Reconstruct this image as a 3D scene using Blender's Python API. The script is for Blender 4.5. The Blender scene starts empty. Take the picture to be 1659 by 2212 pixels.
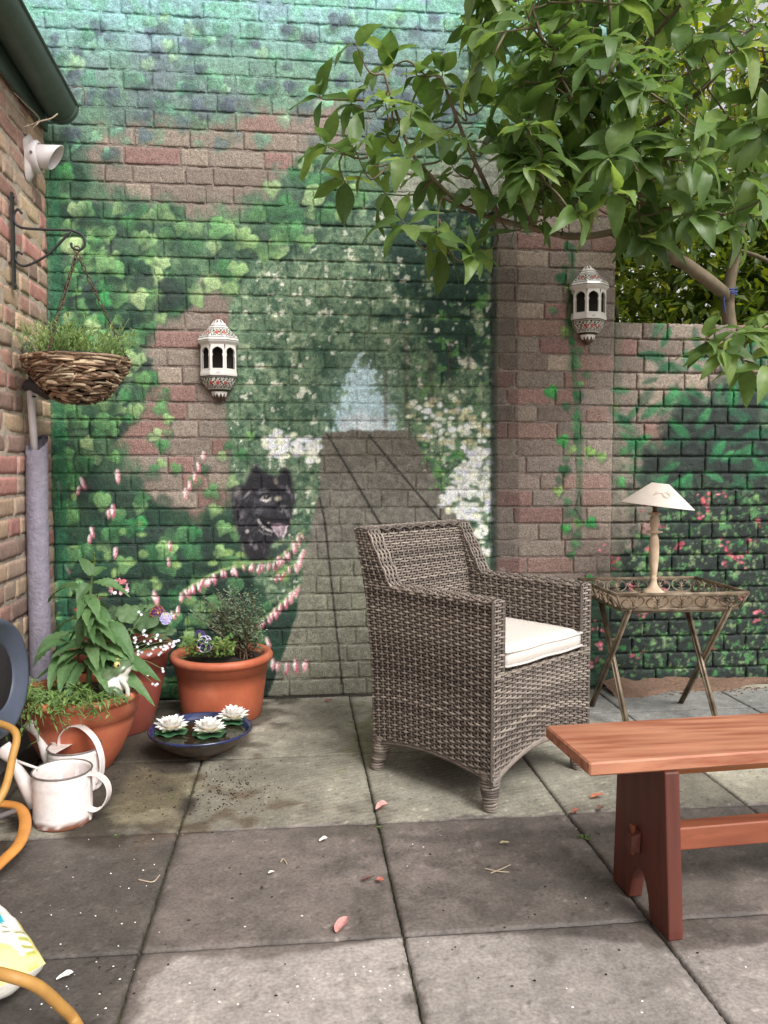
import bpy, math, random
import numpy as np
from mathutils import Vector, Matrix

# ---------------------------------------------------------------- camera, sky, sun, exposure
SC = bpy.context.scene
COL = SC.collection
F = 1750.0; CAM_H = 1.05; YAW = math.radians(6.13); PITCH = math.radians(3.37)
cam_data = bpy.data.cameras.new('camera'); cam = bpy.data.objects.new('camera', cam_data); COL.objects.link(cam)
cam_data.sensor_fit = 'VERTICAL'; cam_data.sensor_height = 24.0; cam_data.lens = 24.0 * F / 2212.0
cam_data.clip_start = 0.05; cam_data.clip_end = 500
cam.location = (0, 0, CAM_H); cam.rotation_euler = (math.pi / 2 - PITCH, 0, -YAW)
SC.camera = cam
SUN_EL = math.radians(46); SUN_AZ = math.radians(152)      # azimuth clockwise from +Y (behind the viewer, a little right)
world = bpy.data.worlds.new('World'); SC.world = world; world.use_nodes = True
wn = world.node_tree.nodes; wl = world.node_tree.links
sky = wn.new('ShaderNodeTexSky'); sky.sky_type = 'NISHITA'; sky.sun_disc = False
sky.sun_elevation = SUN_EL; sky.sun_rotation = SUN_AZ; sky.dust_density = 4.0; sky.air_density = 1.0
hs = wn.new('ShaderNodeHueSaturation'); hs.inputs['Saturation'].default_value = 0.10
wl.new(sky.outputs[0], hs.inputs['Color'])
bg = wn['Background']; wl.new(hs.outputs[0], bg.inputs['Color']); bg.inputs['Strength'].default_value = 0.13
sun_d = bpy.data.lights.new('sun', 'SUN'); sun_d.energy = 1.4; sun_d.angle = math.radians(24); sun_d.color = (1.0, 0.97, 0.93)
sun = bpy.data.objects.new('sun', sun_d); COL.objects.link(sun)
sdir = Vector((math.sin(SUN_AZ) * math.cos(SUN_EL), math.cos(SUN_AZ) * math.cos(SUN_EL), math.sin(SUN_EL)))
sun.rotation_euler = (-sdir).to_track_quat('-Z', 'Y').to_euler(); sun.location = (2, -3, 8)
SC.view_settings.view_transform = 'Standard'; SC.view_settings.look = 'None'
SC.view_settings.gamma = 1.0; SC.view_settings.use_curve_mapping = False
SC.view_settings.exposure = 0.86

# ---------------------------------------------------------------- measuring helpers (photo survey -> metres)
fwv = np.array([math.sin(YAW) * math.cos(PITCH), math.cos(YAW) * math.cos(PITCH), -math.sin(PITCH)])
rtv = np.array([math.cos(YAW), -math.sin(YAW), 0.0]); upv = np.cross(rtv, fwv); CAM = np.array([0, 0, CAM_H])
def ray(px, py): return fwv + rtv * (px - 829.5) / F - upv * (py - 1106) / F
def on_z(px, py, z=0.0):
    r = ray(px, py); return CAM + r * ((z - CAM_H) / r[2])
def on_y(px, py, y):
    r = ray(px, py); return CAM + r * (y / r[1])
def on_x(px, py, x):
    r = ray(px, py); return CAM + r * (x / r[0])
def at_d(px, py, d): return CAM + ray(px, py) * d
def proj(p):
    v = np.asarray(p) - CAM; d = v @ fwv
    return 829.5 + F * (v @ rtv) / d, 1106 - F * (v @ upv) / d, d
rng = np.random.default_rng(7); random.seed(7)
WALL_Y = 3.634; LEFT_X = -1.046; WALL_END = 1.456; WALL_H = 3.36; LOW_H = 1.69; COURSE = 0.0776

# ---------------------------------------------------------------- mesh helpers
def lin(c):
    c = np.asarray(c, float); c = c / 255.0 if c.max() > 1.001 else c
    return np.where(c <= 0.04045, c / 12.92, ((c + 0.055) / 1.055) ** 2.4)
class MB:
    """collects vertices and faces for one mesh"""
    def __init__(s): s.v = []; s.f = []; s.c = []; s.has_c = False
    def add(s, vs, fs, col=None):
        o = len(s.v); s.v += [tuple(map(float, p)) for p in vs]; s.f += [tuple(i + o for i in f) for f in fs]
        if col is not None:
            s.has_c = True
            col = np.asarray(col, float)
            s.c += [tuple(col)] * len(vs) if col.ndim == 1 else [tuple(x) for x in col]
        else: s.c += [(1, 1, 1)] * len(vs)
        return s
    def box(s, lo, hi, col=None):
        x0, y0, z0 = lo; x1, y1, z1 = hi
        return s.add([(x0,y0,z0),(x1,y0,z0),(x1,y1,z0),(x0,y1,z0),(x0,y0,z1),(x1,y0,z1),(x1,y1,z1),(x0,y1,z1)],
                     [(0,3,2,1),(4,5,6,7),(0,1,5,4),(1,2,6,5),(2,3,7,6),(3,0,4,7)], col)
    def tube(s, pts, r, n=8, cap=True, closed=False, flat=1.0, ref=None, col=None):
        pts = [np.asarray(p, float) for p in pts]; m = len(pts)
        rs = [r] * m if np.isscalar(r) else list(r)
        vs = []; fs = []; prev = None
        for i, p in enumerate(pts):
            a = pts[(i - 1) % m] if (closed or i > 0) else p
            b = pts[(i + 1) % m] if (closed or i < m - 1) else p
            t = b - a; t /= (np.linalg.norm(t) + 1e-12)
            if prev is None:
                u = np.cross(t, ref if ref is not None else ((0,0,1) if abs(t[2]) < .9 else (1,0,0)))
            else: u = prev - t * (prev @ t)
            u /= (np.linalg.norm(u) + 1e-12); w = np.cross(t, u); prev = u
            for k in range(n):
                an = 2 * math.pi * k / n; vs.append(p + rs[i] * (u * math.cos(an) + flat * w * math.sin(an)))
        for i in range(m if closed else m - 1):
            j = (i + 1) % m
            for k in range(n):
                l = (k + 1) % n; fs.append((i*n+k, i*n+l, j*n+l, j*n+k))
        if cap and not closed: fs += [tuple(range(n - 1, -1, -1)), tuple((m-1)*n + k for k in range(n))]
        return s.add(vs, fs, col)
    def lathe(s, prof, n=32, c=(0,0,0), cap0=True, cap1=False, shape=None, col=None, a0=0, a1=2*math.pi):
        full = abs(a1 - a0 - 2 * math.pi) < 1e-6; k = n if full else n + 1; vs = []; fs = []
        for (r, z) in prof:
            for i in range(k):
                an = a0 + (a1 - a0) * i / n; q = r * (shape(an) if shape else 1)
                vs.append((c[0] + q * math.cos(an), c[1] + q * math.sin(an), c[2] + z))
        for j in range(len(prof) - 1):
            for i in range(n if full else n):
                l = (i + 1) % k; fs.append((j*k+i, j*k+l, (j+1)*k+l, (j+1)*k+i))
        if cap0: fs.append(tuple(range(k - 1, -1, -1)))
        if cap1: fs.append(tuple((len(prof)-1)*k + i for i in range(k)))
        return s.add(vs, fs, col)
    def obj(s, name, mat, parent=None, smooth=False, world=False, loc=None, vcol=None):
        v = np.array(s.v, float).reshape(-1, 3)
        if world and parent is not None: v = v - np.array(parent.location)
        c = vcol if vcol is not None else (np.array(s.c) if s.has_c else None)
        return mesh_obj(name, v, s.f, mat, parent, smooth, loc, c)
def make_mesh(name, v, f, mat, smooth=False, vcol=None):
    me = bpy.data.meshes.new(name); me.from_pydata([tuple(p) for p in v], [], f)
    if smooth: me.polygons.foreach_set('use_smooth', [True] * len(me.polygons))
    if vcol is not None:
        vc = np.ones((len(v), 4)); vc[:, :np.shape(vcol)[1]] = vcol
        a = me.color_attributes.new('Col', 'FLOAT_COLOR', 'POINT'); a.data.foreach_set('color', vc.ravel())
    if mat: me.materials.append(mat)
    me.update(); return me
def mesh_obj(name, v, f, mat, parent=None, smooth=False, loc=None, vcol=None):
    return link(name, make_mesh(name, v, f, mat, smooth, vcol), parent, loc)
def link(name, me, parent=None, loc=None):
    o = bpy.data.objects.new(name, me); COL.objects.link(o)
    if parent is not None: o.parent = parent
    if loc is not None: o.location = loc
    return o
def thing(name, label, cat, loc=(0,0,0), rz=0, group=None):
    o = bpy.data.objects.new(name, None); COL.objects.link(o); o.empty_display_size = .05
    o.location = loc; o.rotation_euler = (0, 0, rz); return tag(o, label, cat, group)
def tag(o, label=None, cat=None, group=None, kind=None):
    if label: o['label'] = label
    if cat: o['category'] = cat
    if group: o['group'] = group
    if kind: o['kind'] = kind
    return o
def smooth_path(pts, n=6):
    pts = np.array(pts, float); out = []
    P = np.vstack([2*pts[0]-pts[1], pts, 2*pts[-1]-pts[-2]])
    for i in range(1, len(P) - 2):
        for t in np.linspace(0, 1, n, endpoint=False):
            a, b, c, d = P[i-1], P[i], P[i+1], P[i+2]
            out.append(.5*((2*b)+(-a+c)*t+(2*a-5*b+4*c-d)*t*t+(-a+3*b-3*c+d)*t**3))
    out.append(pts[-1]); return out

# ---------------------------------------------------------------- materials
def mat(name, col=(.5,.5,.5), rough=.6, noise=0.0, scale=20.0, bump=0.0, bscale=200.0, attr=False, metal=0.0, spec=.5,
        col2=None, stretch=None, coat=0.0, transl=0.0, isl=None, detail=4.0, bdist=.002):
    """node material: colour (attribute or flat) x noise mottling, optional second colour by noise, bump, translucency"""
    m = bpy.data.materials.new(name); m.use_nodes = True; N = m.node_tree.nodes; L = m.node_tree.links
    b = N['Principled BSDF']; b.inputs['Roughness'].default_value = rough; b.inputs['Metallic'].default_value = metal
    b.inputs['Specular IOR Level'].default_value = spec; b.inputs['Coat Weight'].default_value = coat
    geo = N.new('ShaderNodeNewGeometry'); pos = geo.outputs['Position']
    if stretch:
        mp = N.new('ShaderNodeMapping'); mp.inputs['Scale'].default_value = stretch; L.new(pos, mp.inputs['Vector']); pos = mp.outputs[0]
    if attr:
        at = N.new('ShaderNodeAttribute'); at.attribute_name = 'Col'; src = at.outputs['Color']
        if attr == 'rough':
            mr = N.new('ShaderNodeMapRange'); mr.inputs['To Min'].default_value = .45; mr.inputs['To Max'].default_value = .9
            L.new(at.outputs['Alpha'], mr.inputs['Value']); L.new(mr.outputs[0], b.inputs['Roughness'])
    else:
        rgb = N.new('ShaderNodeRGB'); rgb.outputs[0].default_value = (*col, 1); src = rgb.outputs[0]
    def noise_node(sc, det=detail):
        t = N.new('ShaderNodeTexNoise'); t.inputs['Scale'].default_value = sc; t.inputs['Detail'].default_value = det
        t.inputs['Roughness'].default_value = .6; L.new(pos, t.inputs['Vector']); return t.outputs['Fac']
    if col2 is not None:
        r = N.new('ShaderNodeValToRGB'); r.color_ramp.elements[0].position = .42; r.color_ramp.elements[1].position = .62
        L.new(noise_node(scale * .5), r.inputs['Fac'])
        mx = N.new('ShaderNodeMix'); mx.data_type = 'RGBA'; L.new(r.outputs[0], mx.inputs['Factor']); L.new(src, mx.inputs['A'])
        mx.inputs['B'].default_value = (*col2, 1); src = mx.outputs['Result']
    if isl is not None:      # per-leaf colour: random per island + object
        oi = N.new('ShaderNodeObjectInfo'); ad = N.new('ShaderNodeMath'); ad.operation = 'ADD'
        L.new(oi.outputs['Random'], ad.inputs[0]); L.new(geo.outputs['Random Per Island'], ad.inputs[1])
        fr = N.new('ShaderNodeMath'); fr.operation = 'FRACT'; L.new(ad.outputs[0], fr.inputs[0])
        r = N.new('ShaderNodeValToRGB'); E = r.color_ramp.elements
        while len(E) < len(isl): E.new(.5)
        for k, c in enumerate(isl): E[k].position = k / (len(isl) - 1); E[k].color = (*c, 1)
        L.new(fr.outputs[0], r.inputs['Fac']); src = r.outputs[0]
    if noise:
        mr = N.new('ShaderNodeMapRange'); mr.inputs['From Min'].default_value = .3; mr.inputs['From Max'].default_value = .7
        mr.inputs['To Min'].default_value = 1 - noise; mr.inputs['To Max'].default_value = 1 + noise
        L.new(noise_node(scale), mr.inputs['Value'])
        vm = N.new('ShaderNodeVectorMath'); vm.operation = 'SCALE'; L.new(src, vm.inputs[0]); L.new(mr.outputs[0], vm.inputs['Scale']); src = vm.outputs[0]
    L.new(src, b.inputs['Base Color'])
    if bump:
        bp = N.new('ShaderNodeBump'); bp.inputs['Strength'].default_value = bump; bp.inputs['Distance'].default_value = bdist
        L.new(noise_node(bscale, 3), bp.inputs['Height']); L.new(bp.outputs[0], b.inputs['Normal'])
    if transl:
        tr = N.new('ShaderNodeBsdfTranslucent'); ms = N.new('ShaderNodeMixShader'); ms.inputs[0].default_value = transl
        hv = N.new('ShaderNodeHueSaturation'); hv.inputs['Value'].default_value = 1.6; hv.inputs['Saturation'].default_value = 1.15; hv.inputs['Hue'].default_value = .485
        L.new(src, hv.inputs['Color']); L.new(hv.outputs[0], tr.inputs['Color'])
        L.new(b.outputs[0], ms.inputs[1]); L.new(tr.outputs[0], ms.inputs[2]); L.new(ms.outputs[0], N['Material Output'].inputs['Surface'])
    return m
S = lin
M_PAINTED = mat('painted_brick', attr=True, rough=.68, noise=.42, scale=190, bump=1.0, bscale=150, spec=.4, bdist=.004, detail=6)
M_OLDBRICK = mat('old_brick', attr=True, rough=.85, noise=.22, scale=120, bump=.8, bscale=220, spec=.3, bdist=.003)
M_SLAB = mat('paving_concrete', attr='rough', noise=.30, scale=110, bump=.8, bscale=240, spec=.35, bdist=.002, detail=7)
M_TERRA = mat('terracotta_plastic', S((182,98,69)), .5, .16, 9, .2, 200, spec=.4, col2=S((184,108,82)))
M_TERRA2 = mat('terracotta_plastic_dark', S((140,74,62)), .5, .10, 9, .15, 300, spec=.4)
M_SOIL = mat('soil', S((52,42,36)), .95, .5, 90, 1.0, 150, bdist=.01)
M_IRON = mat('black_iron', S((38,36,38)), .55, .25, 60, .3, 300)
M_WHITEPL = mat('white_plastic', S((214,206,206)), .45, .06, 30, .1, 200)
# ---------------------------------------------------------------- the mural, sprayed in code onto the wall plane (x, z)
RES = .003; MX0, MZ0 = -1.32, -.02; NX, NZ = int(3.95 / RES), int(3.42 / RES)
gx = MX0 + RES * np.arange(NX); gz = MZ0 + RES * np.arange(NZ)
GX, GZ = np.meshgrid(gx, gz)
def survey(X, Y, Z):
    vx, vy, vz = X, Y, Z - CAM_H
    d = vx*fwv[0] + vy*fwv[1] + vz*fwv[2]
    return 829.5 + F*(vx*rtv[0] + vy*rtv[1])/d, 1106 - F*(vx*upv[0] + vy*upv[1] + vz*upv[2])/d
U, V = survey(GX, WALL_Y, GZ)                  # wall position in survey units
NSC = 1.33
def vnoise(shape, cell, seed, octv=3):
    r = np.random.default_rng(seed); out = np.zeros(shape); amp = 1; tot = 0
    for o in range(octv):
        c = max(cell*NSC / 2**o, 1.01); h = int(shape[0]/c) + 3; w = int(shape[1]/c) + 3
        g = r.random((h, w)); y = np.arange(shape[0])/c; x = np.arange(shape[1])/c
        yi = y.astype(int); xi = x.astype(int); fy = y-yi; fx = x-xi; fy = fy*fy*(3-2*fy); fx = fx*fx*(3-2*fx)
        a = g[yi][:, xi]; b = g[yi][:, xi+1]; cc = g[yi+1][:, xi]; d = g[yi+1][:, xi+1]
        out += amp*((a*(1-fx)+b*fx)*(1-fy)[:, None] + (cc*(1-fx)+d*fx)*fy[:, None]); tot += amp; amp *= .55
    return out/tot
SH = (NZ, NX)
def sst(a, b, x): t = np.clip((x-a)/(b-a), 0, 1); return t*t*(3-2*t)
def blur(m, r):
    r = int(max(r, 1))
    for _ in range(2):
        for ax in (0, 1):
            p = np.pad(m, [(r+1, r) if k == ax else (0, 0) for k in (0, 1)], mode='edge'); c = np.cumsum(p, axis=ax)
            m = (np.take(c, range(2*r+1, c.shape[ax]), ax) - np.take(c, range(0, c.shape[ax]-2*r-1), ax))/(2*r+1)
    return m
def poly_mask(pts, soft=12, ragged=.0, seed=1, cell=18, U=U, V=V):
    m = np.zeros(U.shape, bool); n = len(pts)
    for i in range(n):
        x0, y0 = pts[i]; x1, y1 = pts[(i+1) % n]
        if y0 == y1: continue
        c = ((V >= min(y0, y1)) & (V < max(y0, y1))); m ^= c & (U < x0 + (V-y0)*(x1-x0)/(y1-y0))
    m = m.astype(float)
    if soft: m = blur(m, soft*.5*NSC)
    if ragged: m = sst(.5-.22, .5+.22, m + ragged*(vnoise(U.shape, cell, seed)-.5)*2*(m > .01)*(m < .999))
    return m
P = np.zeros(SH + (3,)); BK = np.zeros(SH)
def fill(mask, c, a=1.0):
    k = (mask*a)[..., None]; P[:] = P*(1-k) + np.asarray(c, float)*k; BK[:] = BK*(1-mask*a)
def win(px, py, r):
    p = on_y(px, py, WALL_Y); i = int((p[2]-MZ0)/RES); j = int((p[0]-MX0)/RES); k = int(r*.75)+4
    i0, i1, j0, j1 = max(i-k, 0), min(i+k, NZ), max(j-k, 0), min(j+k, NX)
    return (slice(i0, i1), slice(j0, j1)) if i1 > i0 and j1 > j0 else None
def stamp(px, py, r, fn, c, a=1.0, c2=None, fade=None):
    w = win(px, py, r*1.6)
    if w is None: return
    m = fn(U[w]-px, V[w]-py)*a
    if fade is not None: m = m*np.clip(.62+.62*((U[w]-px)*math.cos(fade)+(V[w]-py)*math.sin(fade))/r, .12, 1)
    col = np.asarray(c, float)
    if c2 is not None:
        t = np.clip(.5 - (V[w]-py)/(2*r) + (U[w]-px)/(4*r), 0, 1)[..., None]; col = np.asarray(c2)*(1-t) + col*t
    P[w] = P[w]*(1-m[..., None]) + col*m[..., None]; BK[w] *= (1-m)
def ivy(r, ang, lob=.22, soft=.10):
    ca, sa = math.cos(ang), math.sin(ang)
    def fn(u, v):
        x = (u*ca + v*sa)/r; y = (-u*sa + v*ca)/r
        th = np.arctan2(x, y); rr = np.hypot(x, y)      # tip towards +y (down)
        R = .70 + .35*lob*np.cos(3*th) + .30*np.exp(-(th/.30)**2) + .9*lob*np.exp(-((np.abs(th)-1.45)/.28)**2) - .30*np.exp(-((np.abs(th)-math.pi)/.40)**2)
        return 1 - sst(R-soft, R+soft, rr)
    return fn
def blade(r, ang, asp=.32, soft=.08):
    ca, sa = math.cos(ang), math.sin(ang)
    def fn(u, v):
        x = (u*ca + v*sa)/r; y = (-u*sa + v*ca)/r
        wd = asp*np.clip(1-y*y, 0, 1)**.8; return (1 - sst(wd-soft, wd+soft, np.abs(x)))*(np.abs(y) < 1)
    return fn
def blob(rx, ry, ang=0, soft=.5):
    ca, sa = math.cos(ang), math.sin(ang)
    def fn(u, v):
        x = (u*ca + v*sa)/rx; y = (-u*sa + v*ca)/ry; return 1 - sst(1-soft, 1+soft*.3, np.hypot(x, y))
    return fn
def line(pts, w, c, a=1.0, soft=1.5):
    for (x0, y0), (x1, y1) in zip(pts[:-1], pts[1:]):
        L = math.hypot(x1-x0, y1-y0); ww = win((x0+x1)/2, (y0+y1)/2, L/2+w+10)
        if ww is None: continue
        u, v = U[ww]-x0, V[ww]-y0; t = np.clip((u*(x1-x0)+v*(y1-y0))/(L*L), 0, 1)
        d = np.hypot(u-t*(x1-x0), v-t*(y1-y0)); m = (1-sst(w, w+soft+.01, d))*a
        P[ww] = P[ww]*(1-m[..., None]) + np.asarray(c, float)*m[..., None]; BK[ww] *= 1-m
def inside(pts, x, y):
    r = False; n = len(pts)
    for i in range(n):
        x0, y0 = pts[i]; x1, y1 = pts[(i+1) % n]
        if (y0 > y) != (y1 > y) and x < x0+(y-y0)*(x1-x0)/(y1-y0): r = not r
    return r
R_ = random.Random(11)
def scatter(pts, n, fn):
    xs = [p[0] for p in pts]; ys = [p[1] for p in pts]; k = 0; tries = 0
    while k < n and tries < n*40:
        tries += 1; x, y = R_.uniform(min(xs), max(xs)), R_.uniform(min(ys), max(ys))
        if inside(pts, x, y): fn(x, y); k += 1
n1, n2, n3, n4 = vnoise(SH, 60, 2), vnoise(SH, 14, 3, 4), vnoise(SH, 5, 4, 2), vnoise(SH, 3, 5, 1)
nW = sst(.35, .65, n1)[..., None]
P[:] = np.array((84,112,82))*(1-nW) + np.array((66,92,72))*nW                       # deep ivy green ground
# upper part: teal and lavender with lens haze painted in, mint towards the top
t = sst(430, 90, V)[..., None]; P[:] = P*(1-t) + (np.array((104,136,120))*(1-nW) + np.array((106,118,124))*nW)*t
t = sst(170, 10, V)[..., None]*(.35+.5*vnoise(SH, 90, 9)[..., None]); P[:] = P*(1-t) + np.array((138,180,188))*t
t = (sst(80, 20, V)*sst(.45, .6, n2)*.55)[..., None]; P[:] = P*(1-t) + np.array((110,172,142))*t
t = sst(820, 1300, V)[..., None]; P[:] = P*(1-t) + (np.array((34,60,44))*(1-nW) + np.array((24,42,34))*nW)*t
# exposed brick
def brick_region(pts, soft=20, ragged=.9, seed=1, a=1.0): BK[:] = np.maximum(BK, poly_mask(pts, soft, ragged, seed)*a)
brick_region([(185,300),(330,285),(560,240),(760,235),(830,300),(720,345),(640,330),(560,440),(470,470),(330,430),(210,430)], 46, .45, 21)
brick_region([(330,650),(495,600),(497,930),(490,1090),(410,1120),(300,1060),(235,930),(300,880)], 34, .45, 22)
brick_region([(1068,460),(1340,440),(1340,1275),(1068,1275)], 3, 0, 23)
brick_region([(1326,690),(1700,690),(1700,800),(1480,850),(1420,960),(1330,1010),(1326,860)], 20, .8, 24)
brick_region([(1326,1010),(1395,1060),(1420,1160),(1326,1220)], 20, .6, 25)
# the painted opening: garden beyond the arch
op = poly_mask([(497,660),(560,560),(700,470),(800,430),(1066,430),(1066,1262),(940,1262),(880,1300),(560,1300),(497,1100)], 8, .5, 31)
fill(op, (88,112,88)); k = op*sst(.40, .62, n2); fill(k, (108,130,102)); k = op*sst(.56, .68, vnoise(SH, 9, 33, 4)); fill(k, (50,78,60), .8); k = op*sst(.6, .72, vnoise(SH, 3.2, 133, 2)); fill(k, (44,70,54), .7); k = op*sst(.6, .72, vnoise(SH, 3.0, 134, 2)); fill(k, (140,158,128), .35)
dk = poly_mask([(830,440),(1066,430),(1066,760),(960,800),(860,660)], 40, .9, 34)*op; fill(dk, (24,52,44), .8)
dk = poly_mask([(690,700),(740,690),(735,930),(700,930)], 20, .9, 35); fill(dk, (36,66,50), .6)
lt = op*sst(.60, .72, vnoise(SH, 11, 36, 4))*sst(.42, .55, n1); fill(lt, (160,172,140), .75)
lt = op*sst(.68, .76, vnoise(SH, 7, 37, 3)); fill(lt, (214,212,196), .85)
lt = op*sst(.64, .74, vnoise(SH, 8, 38, 3))*sst(840, 960, U); fill(lt, (110,170,84), .6)
# pale sunlit stone of the arch crown
fill(poly_mask([(815,430),(850,385),(950,345),(1060,300),(1120,320),(1150,400),(1068,450),(960,425),(830,445)], 26, .9, 39), (172,164,154), .7)
# light at the end of the path, tree stems, path
stamp(784, 880, 150, blob(105, 110, 0, .95), (176,204,196), .55); fill(poly_mask([(728,937),(722,900),(738,860),(752,810),(785,775),(815,800),(826,870),(845,915),(852,937)], 14, 1.0, 41, 6), (188,212,220), .95)
fill(poly_mask([(730,935),(735,905),(800,890),(845,912),(850,935)], 8, .6, 42), (208,218,222), .8)
for x, y0, y1, w in [(832,800,920,2.5),(877,720,925,3),(930,760,880,3.5),(972,740,840,2.5),(1012,730,800,2)]: line([(x,y0),(x+1,y1)], w, (84,76,66), .45, 4)
PATH = [(697,934),(885,930),(960,1070),(1070,1260),(1070,1520),(575,1520),(640,1330),(665,1170),(690,1060)]
pth = poly_mask(PATH, 5, .3, 43); fill(pth, (112,108,99)); fill(pth*sst(.45, .65, n2), (126,121,111), .8); fill(pth*sst(1060, 960, V), (104,98,87), .6)
fill(pth*poly_mask([(560,1190),(830,1180),(830,1520),(560,1520)], 30, .8, 44), (118,120,102), .6)
for ln in [[(707,938),(760,1027),(817,1125),(850,1180)],[(797,940),(870,1028),(949,1121),(990,1168)],[(690,1075),(702,1128),(715,1250),(742,1500)]]:
    line(ln, 1.5, (40,38,34), .95)
def puff(x, y, r0, r1, c): stamp(x, y, r1, blob(R_.uniform(r0, r1)*1.15, R_.uniform(r0, r1)*.85, 0, .45), c, R_.uniform(.75, 1))
WH = lambda: (R_.randint(214, 246),)*2 + (R_.randint(206, 240),)
scatter([(565,950),(600,930),(690,945),(695,1000),(640,995),(575,985)], 85, lambda x, y: puff(x, y, 5, 11, WH()))
scatter([(880,870),(960,850),(1060,900),(1064,1000),(1000,980),(930,960),(885,930)], 105, lambda x, y: puff(x, y, 4, 10, WH() if R_.random() < .6 else (190,184,150)))
scatter([(945,1090),(1000,985),(1062,960),(1062,1110),(1000,1125),(960,1100)], 130, lambda x, y: puff(x, y, 5, 12, WH()))
scatter([(1000,1120),(1062,1110),(1060,1200),(1030,1200)], 34, lambda x, y: puff(x, y, 4, 9, WH()))
scatter([(900,960),(990,960),(985,1040),(930,1060)], 40, lambda x, y: puff(x, y, 2, 5, R_.choice([(70,140,70),(196,192,160),(110,160,90)])))
# shaded side face of the painted pier
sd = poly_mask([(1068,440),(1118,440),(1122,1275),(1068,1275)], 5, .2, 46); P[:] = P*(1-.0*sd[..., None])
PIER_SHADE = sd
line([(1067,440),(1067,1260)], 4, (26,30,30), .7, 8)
# foliage leaves
LIME = [(150,184,120),(128,172,110),(104,152,94),(166,192,136)]; MID = [(74,130,80),(60,118,72),(88,142,90),(106,156,98)]; DARK = [(34,66,50),(40,78,58),(50,66,60)]
MINT = [(146,202,160),(120,178,142),(104,160,132),(176,214,170),(92,102,122),(98,112,118),(84,92,108)]
def leaf(x, y, r0, r1, pal, a0=.6, a1=1.0, soft=.08):
    r = R_.uniform(r0, r1); an = R_.gauss(0, .7); c = np.array(R_.choice(pal)); f = ivy(r, an, R_.uniform(.03, .26), R_.choice([soft*.5, soft*.5, .2]))
    stamp(x+R_.choice([-3, 3, 4]), y+4, r*1.08, ivy(r*1.1, an, .12, .16), (26,50,38), R_.uniform(.25, .6) if y > 330 else .22)
    stamp(x, y, r, f, c*1.08, R_.uniform(a0, a1), c*.70, R_.uniform(0, 6.28) if R_.random() < .45 else None)
TOP = [(90,30),(1050,30),(1050,300),(900,330),(560,300),(300,340),(150,330)]
scatter(TOP, 170, lambda x, y: leaf(x, y, 13, 28, MINT, .35, .85, .06))
IV = [(150,440),(330,440),(480,470),(560,430),(640,340),(760,360),(800,430),(700,500),(620,560),(520,620),(420,640),(330,700),(230,660),(150,620)]
scatter(IV, 60, lambda x, y: leaf(x, y, 20, 40, [(62,90,70),(72,104,78),(84,92,84)] + MID[:2], .4, .8, .2))
scatter(IV, 105, lambda x, y: leaf(x, y, 17, 34, LIME + LIME + MID, .7, 1))
ST = [(118,330),(185,330),(200,520),(420,640),(330,700),(330,860),(250,930),(250,1050),(118,1050)]
scatter(ST, 60, lambda x, y: leaf(x, y, 22, 40, DARK, .6, .95, .2)); scatter(ST, 95, lambda x, y: leaf(x, y, 16, 32, MID + [(64,150,84),(84,166,96)] + LIME, .75, 1))
LW = [(118,1050),(300,1060),(420,1130),(500,1100),(560,1240),(640,1180),(650,1330),(580,1420),(480,1500),(118,1560)]
scatter(LW, 90, lambda x, y: leaf(x, y, 24, 44, DARK, .6, .95, .25)); scatter(LW, 90, lambda x, y: leaf(x, y, 18, 34, MID + [(64,150,84)] + LIME[:3], .65, 1, .12))
scatter(LW, 60, lambda x, y: puff(x, y, 5, 14, (124,152,92)))
for x, y in [(352,850),(345,880),(360,905),(335,940),(362,935),(350,1000),(380,1010),(420,1040),(440,1010),(330,1020),(455,1060),(480,985),(495,960),(500,1040),(465,1100),(350,960),(540,940),(520,980)]: leaf(x, y, 14, 24, MID + LIME, .8, 1)
def xs(): return R_.gauss(0, 10)
for k in range(30):
    y = 530 + k*23; leaf(1234 + 14*math.sin(y/60.) + xs(), y, 9, 19, MID + [(150,180,100), (30,90,50)], .75, 1)
line([(1238,540),(1232,700),(1245,860),(1252,1000),(1250,1130)], 4, (40,96,56), .6, 6)
for x, y in [(1190,845),(1215,950),(1275,975),(1300,985),(1222,1140),(1275,1128),(1270,1252),(1210,1262),(1330,880),(1340,1040),(1350,970)]: leaf(x, y, 14, 20, [(52,142,70),(70,160,80),(130,170,90)], .9, 1)
line([(1252,1060),(1242,1100),(1260,1130)], 1.5, (52,48,40), .8)
# low wall: dark hedge with long leaves and pink azalea
lw = poly_mask([(1380,1000),(1450,880),(1700,800),(1700,1560),(1326,1560),(1326,1230),(1420,1160)], 90, .45, 51); fill(lw, (27,36,32), .97); fill(lw*sst(.5, .66, n2), (40,54,44), .6)
fill(poly_mask([(1326,690),(1345,690),(1345,1260),(1326,1260)], 6, .3, 52), (96,88,82), .5)
scatter([(1335,700),(1700,700),(1700,1060),(1400,1060),(1335,900)], 80, lambda x, y: stamp(x, y, 34, blade(R_.uniform(18, 36), R_.choice([-1.1,-.8,.5,.8,1.2])+R_.gauss(0, .3), .34, .14), R_.choice([(44,128,70),(36,96,60),(70,150,88),(30,72,52)]), R_.uniform(.7, .98), (24,70,46)))
hb = lw*sst(1000, 1120, V); fill(hb*sst(.60, .68, vnoise(SH, 6, 53, 3)), (78,128,74), .8); fill(hb*sst(.63, .70, vnoise(SH, 5, 54, 3)), (128,150,104), .7); fill(hb*sst(.6, .7, vnoise(SH, 7, 55, 3)), (20,28,24), .8)
hbp = [(1275,1260),(1345,1080),(1430,1060),(1690,1060),(1690,1460),(1275,1460)]
def azalea(x, y):
    for _ in range(R_.randint(3, 7)): puff(x+R_.gauss(0, 7), y+R_.gauss(0, 6), 2, 6, R_.choice([(196,92,104),(180,78,96),(214,128,138),(150,60,78)]))
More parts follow.
